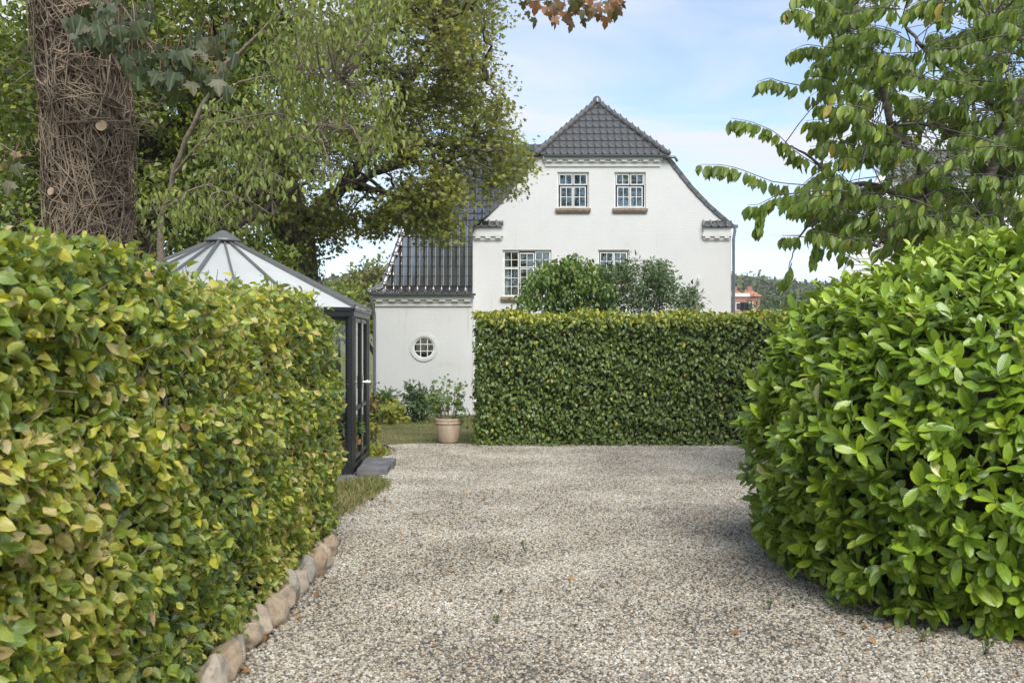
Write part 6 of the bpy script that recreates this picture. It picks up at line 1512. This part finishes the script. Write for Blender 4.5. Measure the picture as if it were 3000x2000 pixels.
# ------------------------------------------------------------------ grass
rng = np.random.default_rng(62)
def grass(name, label, poly, n, h, zf, lean=.5):
    p = poly_points(poly, n, rng)+rng.normal(0, .035, (n, 2)); pos = np.array([(x, y, zf(y)) for x, y in p]); d = unit(np.array([0, 0, 1.0])+rng.normal(0, lean, (n, 3))*np.array([1, 1, .2])); nr = unit(rng.normal(0, 1, (n, 3))*np.array([1, 1, .1]))
    t = np.clip(rng.beta(2, 2, n)*.8+.16*np.sin(pos[:, 0]*2.3+pos[:, 1]*1.1)+.1*np.sin(pos[:, 1]*2.7), 0, 1)
    tp_ = TPL['blade']; var = rng.integers(0, 3, n); Rm = frames(d, nr); sz = h*rng.uniform(.5, 1.3, n)
    TV = np.stack([q[0] for q in tp_]); Vv = np.einsum('nij,nvj->nvi', Rm, TV[var])*sz[:, None, None]+pos[:, None]; nv = TV.shape[1]
    T = (tp_[0][1][None]+np.arange(n)[:, None, None]*nv).reshape(-1, 3)
    link(name, np_mesh(name, Vv.reshape(-1, 3), T, True, None, np.repeat(t, nv)), None, M['grass'], kind='stuff', label=label, cat='grass')
grass('lawn_grass', 'short dry lawn grass beyond the flower pot', [(-3.6, 15.9), (-2.0, 15.85), (-1.6, 16.05), (-.9, 16.1), (-.4, 16.0), (-.2, 17.2), (.2, 27), (-1, 33), (-5.5, 33), (-4.2, 20)], 25000, .06, gz)
grass('verge_grass', 'tuft of longer dry grass between the left hedge and the drive', [(-2.2, 8.4), (-1.56, 8.7), (-1.58, 9.3), (-1.48, 10.0), (-1.38, 10.9), (-1.38, 11.5), (-1.5, 11.75), (-1.7, 11.7), (-2.4, 11.2), (-2.4, 9)], 12000, .075, lambda y: 0.0, .65)

# ------------------------------------------------------------------ litter on the gravel
rng = np.random.default_rng(63)
fx = [(1330, 1530), (1350, 1560), (1290, 1535), (1275, 1745), (1300, 1740), (1465, 1740), (1330, 1675), (1320, 1672), (1672, 1700), (1615, 1610), (1720, 1568), (1945, 1378), (1644, 1352), (1425, 1455), (1415, 1470), (1100, 1460), (1085, 1465), (1120, 1462), (1110, 1505), (1050, 1500), (1040, 1530), (1580, 1490), (1590, 1500), (1070, 1680), (1030, 1620), (1548, 1892), (1450, 1848), (1755, 1848), (2075, 1740), (2460, 1860), (2150, 1860), (2330, 1785), (2480, 1870), (2520, 1800), (1210, 1686), (1630, 1570), (1320, 1770), (1270, 1905), (1150, 1790), (2160, 1640), (1400, 1682), (1230, 1610), (1360, 1458), (1560, 1350), (940, 1700), (915, 1760), (880, 1820), (800, 1930), (1000, 1640), (990, 1600), (1180, 1560), (1690, 1840), (2560, 1880), (2620, 1872), (2700, 1890), (2880, 1880), (2440, 1835)]
fx += [(x_, 1830+.09*(x_-2450)+rng.normal(0, 12)) for x_ in rng.uniform(2420, 2990, 8)] + [(1000+rng.uniform(0, 140), 1440+rng.uniform(0, 60)) for _ in range(18)] + [(690+t_*270+rng.normal(14, 14), 1985-t_*400) for t_ in rng.random(26)]
vm = {}
for i, (px, py) in enumerate(fx):
    px += rng.normal(0, 6); py += rng.normal(0, 4); Y = EYE*F/(py-1000); x = (px-1500)/F*Y
    k = (rng.integers(0, 3), rng.integers(0, 5))
    if k not in vm:
        V_, T_, U_ = TPL['oval'][k[0]]; me = np_mesh('fallen_leaf', V_-np.array([.5, 0, -.05]), T_, True, U_, np.full(len(V_), k[1]/4)); me.materials.append(M['fallen']); vm[k] = me
    o = link('fallen_leaf', vm[k], None, None, label='dry orange-brown leaf lying on the gravel drive', cat='leaf', group='fallen leaves on the gravel', loc=(x, Y, .026)); o.rotation_euler = (rng.normal(0, .3), rng.normal(0, .3), rng.uniform(0, 6.28)); o.scale = [rng.uniform(.035, .06)]*3
for i, (xa, ya, xb, yb, lb) in enumerate(((1205, 1516, 1252, 1513, 'short thick brown twig lying on the gravel'), (1205, 1572, 1235, 1578, 'thin dark twig on the gravel left of centre'), (1250, 1618, 1310, 1624, 'long thin pale twig lying on the gravel'))):
    Ya, Yb_ = EYE*F/(ya-1000), EYE*F/(yb-1000); a, b = np.array([(xa-1500)/F*Ya, Ya, .028]), np.array([(xb-1500)/F*Yb_, Yb_, .028])
    tbs = Tubes(); tbs.add(wob(bez(a, (a+b)/2+np.array([0, .01, .01]), b, 7), .003, rng), .006, .003, 5); o = tbs.build('twig', M['twig'], None); o['label'] = lb; o['category'] = 'twig'
# weeds sprouting in the gravel
for i, (px, py, s_, lb) in enumerate(((2457, 1805, .06, 'small weed with round leaves at the foot of the laurel'), (2885, 1920, .035, 'tiny green weed in the gravel at the lower right'), (2705, 1885, .03, 'tiny seedling in the gravel below the laurel'), (1537, 1616, .03, 'tiny green seedling in the middle of the drive'), (1456, 1832, .025, 'small green sprig in the gravel near the bottom centre'), (2255, 1790, .025, 'pale sprig in the gravel left of the laurel'))):
    Y = EYE*F/(py-1000); b_ = np.array([(px-1500)/F*Y, Y, .0]); wd_ = root('weed', lb, 'weed', tuple(b_)); k = 8
    st_ = Tubes(); pos = []; d = []
    for j in range(k):
        e = b_+np.array([rng.normal(0, s_*.6), rng.normal(0, s_*.6), s_*rng.uniform(.5, 1.5)+.02]); st_.add(bez(b_, (b_+e)/2+np.array([0, 0, .01]), e, 5), .0018, .001, 4); pos.append(e); d.append(unit(e-b_))
    st_.build('stem', M['lilac'], wd_); leafy(wd_, 'oval', M['lilac'], np.array(pos), np.array(d), unit(np.array([0, -.2, 1.0])+rng.normal(0, .3, (k, 3))), s_*.9, rng.random(k)*.6, rng, k)

# ------------------------------------------------------------------ beyond the garden
# neighbour's white house behind the cherry: steep boarded gable with a small hipped tile roof
YN = 27.0
nb = root('neighbour_house', 'white boarded neighbouring house with grey tiled roof glimpsed behind the cherry', 'house', (at(2800, 0, YN)[0], YN, gz(YN)))
pts = [(2455, 1120), (2465, 830), (2490, 760), (2555, 560), (2580, 515), (3060, 515), (3085, 560), (3150, 760), (3175, 830), (3185, 1120)]
W3 = [at(x, y, YN) for x, y in pts]
MB().add(W3, [tuple(range(len(W3)))[::-1]]).build('gable_wall', M['white_clad'], nb)
zb_ = np.arange(gz(YN)+.1, 5.9, .16)
pl = [(w_[0], w_[2]) for w_ in W3]
for z in zb_:
    lx = np.interp(z, [p[1] for p in pl[:5]], [p[0] for p in pl[:5]])+.08; rx = np.interp(z, [p[1] for p in pl[:4:-1]], [p[0] for p in pl[:4:-1]])-.08
    if z > 2.2: MB().add([(lx, YN-.03, z), (rx, YN-.03, z), (rx, YN-.012, z+.15), (lx, YN-.012, z+.15), (lx, YN-.004, z), (rx, YN-.004, z)], [(0, 1, 2, 3), (4, 5, 1, 0)]).build('board', M['white_clad'], nb)
for side in (range(1, 4), range(8, 5, -1)):
    idx = list(side); sgn = 1 if idx[0] == 1 else -1
    for a_, b_ in zip(idx, [i_+sgn for i_ in idx]):
        pa, pb = W3[a_], W3[b_]; m_ = MB(); m_.bar(pa+np.array([0, -.1, 0]), pb+np.array([0, -.1, 0]), .16, .2, (0, -1, 0)); m_.build('barge_board', M['white_paint'], nb)
rb, rt_ = at(2575, 517, YN-.2), at(3065, 517, YN-.2); pk0, pk1 = at(2612, 452, YN+1.4), at(3030, 452, YN+1.4)
MB().add([rb, rt_, pk1, pk0], [(0, 1, 2, 3)]).build('roof_deck', M['tile_dull'], nb)
ud_ = Vector(pk0-rb); ud_.x = 0; Ln = ud_.length; ud_.normalize(); nr_n = 5; tile_n = 0
for r_ in range(nr_n):
    o0 = rb+np.array(ud_)*(Ln/nr_n*r_); x = o0[0]+.12*r_
    while x < rt_[0]-.3:
        if x < at(2860, 0, YN)[0]: put_tile(nb, (x, o0[1], o0[2]), (1, 0, 0), ud_, .30, Ln/nr_n)
        x += .30
m_ = MB(); m_.bar(pk0, pk1, .2, .16); m_.build('ridge', M['zinc'], nb)
for pa, pb in ((W3[1], W3[2]), (W3[2], W3[3]), (W3[3], W3[4])):
    MB().add([pa+np.array([-.05, -.05, 0]), pb+np.array([-.05, -.05, 0]), pb+np.array([4.0, 8, 0]), pa+np.array([4.0, 8, 0])], [(0, 1, 2, 3)]).build('roof_slope', M['tile_dull'], nb)

# distant brick houses with orange roofs
YV = 230.0
def far_house(label, x0, x1, ye_, yr, yb, flat=False, group='brick houses on the far slope', Y=YV):
    a, b = at(x0, ye_, Y), at(x1, ye_, Y); r_ = at((x0+x1)/2, yr, Y+3); zb2 = min(at(0, yb, Y)[2], gz(Y)-1.0)
    h_ = root('brick_house', label, 'house', ((a[0]+b[0])/2, Y, gz(Y)), group)
    MB().box(a[0], b[0], Y, Y+7, zb2, a[2]).build('wall', M['brick_red'], h_)
    if flat:
        MB().box(a[0]-.3, b[0]+.3, Y-.3, Y+7.3, a[2], a[2]+.7).build('roof', M['white_clad'], h_)
        for k in range(3):
            xa = a[0]+(b[0]-a[0])*(.12+.3*k); w_ = MB().box(xa, xa+1.9, Y-.06, Y+.05, a[2]-2.9, a[2]-1.2).build('window', M['white_paint'], h_)
            MB().box(xa+.15, xa+.9, Y-.1, Y-.065, a[2]-2.75, a[2]-1.35).build('pane', M['dark_room'], w_); MB().box(xa+1.0, xa+1.75, Y-.1, Y-.065, a[2]-2.75, a[2]-1.35).build('pane', M['dark_room'], w_)
        bl = MB().box(a[0]+.5, a[0]+4.5, Y-1.6, Y-.01, a[2]-4.4, a[2]-4.1); bl.box(a[0]+.5, a[0]+4.5, Y-1.6, Y-1.5, a[2]-3.4, a[2]-3.3); bl.build('balcony', M['white_clad'], h_)
    else:
        rdg = r_[2]; e = .6; inset = (b[0]-a[0])*.22
        MB().add([(a[0]-e, Y-e, a[2]), (b[0]+e, Y-e, a[2]), (b[0]+e, Y+7+e, a[2]), (a[0]-e, Y+7+e, a[2]), (a[0]+inset, Y+3.5, rdg), (b[0]-inset, Y+3.5, rdg)], [(0, 1, 5, 4), (1, 2, 5), (2, 3, 4, 5), (3, 0, 4)]).build('roof', M['tile_orange'], h_)
        xc = (a[0]+b[0])/2; MB().box(xc-.5, xc+.5, Y+3, Y+4, rdg-.8, rdg+1.0).build('chimney', M['brick_red'], h_)
far_house('flat-roofed brick block with white windows, seen right of the house corner', 2150, 2192, 869, 0, 910, True, Y=215)
far_house('brick house with orange hipped roof directly behind the flat-roofed block', 2146, 2178, 864, 851, 905, Y=250)
far_house('larger brick house with orange hipped roof right of the flat-roofed block', 2184, 2226, 868, 851, 905, Y=245)
# pale parasol folded on the terrace is too small to build; trees on the far slope
rng = np.random.default_rng(71)
cl = clump_field([(1040, 920), (1050, 850), (1075, 815), (1105, 800), (1140, 830), (1180, 860), (1180, 940)], 50, 62, 70, 1.0, 1.8, rng)
bx_ = at(1120, 0, 66)[0]
limb_tree('lime_tree', 'yellow-olive tree in the valley left of the house wing', (bx_, 66, gz(66)), [(bx_, 66, gz(66)), (bx_, 66, gz(66)+5)], [([(bx_, 66, gz(66)+2), (bx_-1.5, 66, gz(66)+5)], .2, .08), ([(bx_, 66, gz(66)+2), (bx_+1.5, 66, gz(66)+5)], .2, .08)], cl, 'simple', M['olive_leaf'], M['bark_dark'], rng, 9000, .34, 0, sub=9, sub_r=.9, trunk_r=(.35, .2))
cl = clump_field([(940, 850), (985, 830), (1030, 860), (1050, 910), (1040, 960), (940, 960)], 24, 36, 40, .5, .8, rng)
bx_ = at(990, 0, 38)[0]
limb_tree('ash_tree', 'small green tree between the maple trunk and the house wing', (bx_, 38, gz(38)), [(bx_, 38, gz(38)), (bx_, 38, gz(38)+3)], [([(bx_, 38, gz(38)+1), (bx_-.6, 38, gz(38)+3.4)], .1, .04)], cl, 'simple', M['dark_leaf'], M['bark_dark'], rng, 3000, .19, 0, sub=8, sub_r=.5, trunk_r=(.14, .08))
# the wooded hill: one canopy mass
def wood(name, label, spots, mat, rng):
    pos, d, nr, sz, tn = [], [], [], [], []
    for x, y, zb2, h_, rad, conifer in spots:
        k = 130; u_ = rand_dir(rng, k)
        if conifer:
            t = rng.random(k); r_ = rad*(1-t)*.9+.1; a_ = rng.uniform(0, 6.28, k); q = np.stack([x+r_*np.cos(a_), y+r_*np.sin(a_), zb2+t*h_], 1)
        else:
            q = np.array([x, y, zb2+h_*.6])+u_*np.array([rad, rad, h_*.42])*(rng.random(k)**.25)[:, None]; q += .5*rng.normal(size=(k, 3))
        pos.append(q); nr.append(unit(u_+np.array([0, 0, .5]))); d.append(rand_dir(rng, k)); sz.append(np.full(k, rad*.36)); tn.append(np.clip(rng.normal(rng.uniform(.2, .8), .15, k), 0, 1))
    o = root(name, label, 'wood', (0, 380, gz(380))); o['kind'] = 'stuff'
    leafy(o, 'simple', mat, np.concatenate(pos), np.concatenate(d), np.concatenate(nr), np.concatenate(sz), np.concatenate(tn), rng, 0, 'canopy')
rng = np.random.default_rng(72)
sp = []
def hill_z(x, y): return gz(y)+3.0*math.sin(x*0.021+1.0)*min(1, (y-150)/150)+2*math.sin(x*0.05+y*0.01)*min(1, (y-150)/200)
for i in range(440):
    y = rng.uniform(285, 430); px_ = rng.uniform(880, 1230) if i < 150 else (rng.uniform(2090, 2520) if i < 360 else rng.uniform(1230, 2090)); x = (px_-1500)/F*y
    h_ = rng.uniform(7, 11); top_py = np.interp(px_, [900, 1000, 1150, 2100, 2200, 2300, 2450], [800, 795, 805, 808, 812, 832, 840])
    zmax = EYE+(1000-top_py)/F*y; zb2 = min(hill_z(x, y), zmax-h_)
    sp.append((x, y, zb2, h_+rng.normal(0, .6), rng.uniform(3.2, 5.2), px_ < 1250 and rng.random() < .45))
wood('hillside_wood', 'dark green wooded hill on the horizon', sp, M['far_leaf'], rng)

# tall trees across the lane, behind the viewpoint: they darken what the panes and the steep tiles mirror
rng = np.random.default_rng(81)
for i, (tx, ty, th_) in enumerate(((-24, -38, 25), (-14, -41, 27), (-4, -38, 26), (7, -41, 27), (18, -39, 25))):
    cl = np.array([(tx+rng.normal(0, 2.6), ty+rng.normal(0, 2), rng.uniform(3.5, th_), rng.uniform(1.5, 2.6)) for _ in range(56)])
    limb_tree('lane_tree', ('tall tree across the lane behind the viewpoint, far left', 'tall tree across the lane behind the viewpoint, second from left', 'tall tree across the lane straight behind the viewpoint', 'tall tree across the lane behind the viewpoint, second from right', 'tall tree across the lane behind the viewpoint, far right')[i], (tx, ty, 0), [(tx, ty, 0), (tx, ty, 6), (tx, ty, th_-3)], [([(tx, ty, 5), (tx+2.5, ty, 9)], .2, .06), ([(tx, ty, 6), (tx-2.5, ty, 10)], .2, .06)], cl, 'simple', M['dark_leaf'], M['bark_dark'], rng, 3600, .6, 0, sub=8, sub_r=1.2, trunk_r=(.4, .15), twigs=False, group='trees behind the viewpoint')
# ------------------------------------------------------------------ thin summer haze
m, nt, p_, o_ = new_mat('haze'); nt.nodes.remove(p_)
pv = N(nt, 'ShaderNodeVolumePrincipled'); pv.inputs['Color'].default_value = (0.93, 0.96, 1.0, 1); pv.inputs['Density'].default_value = 0.00045; pv.inputs['Anisotropy'].default_value = 0.2
nt.links.new(pv.outputs[0], o_.inputs['Volume'])
hz = MB().box(-1600, 1600, -70, 1600, -8, 60).build('haze', m, None, kind='stuff'); hz['label'] = 'thin pale haze in the air over the valley'; hz['category'] = 'haze'
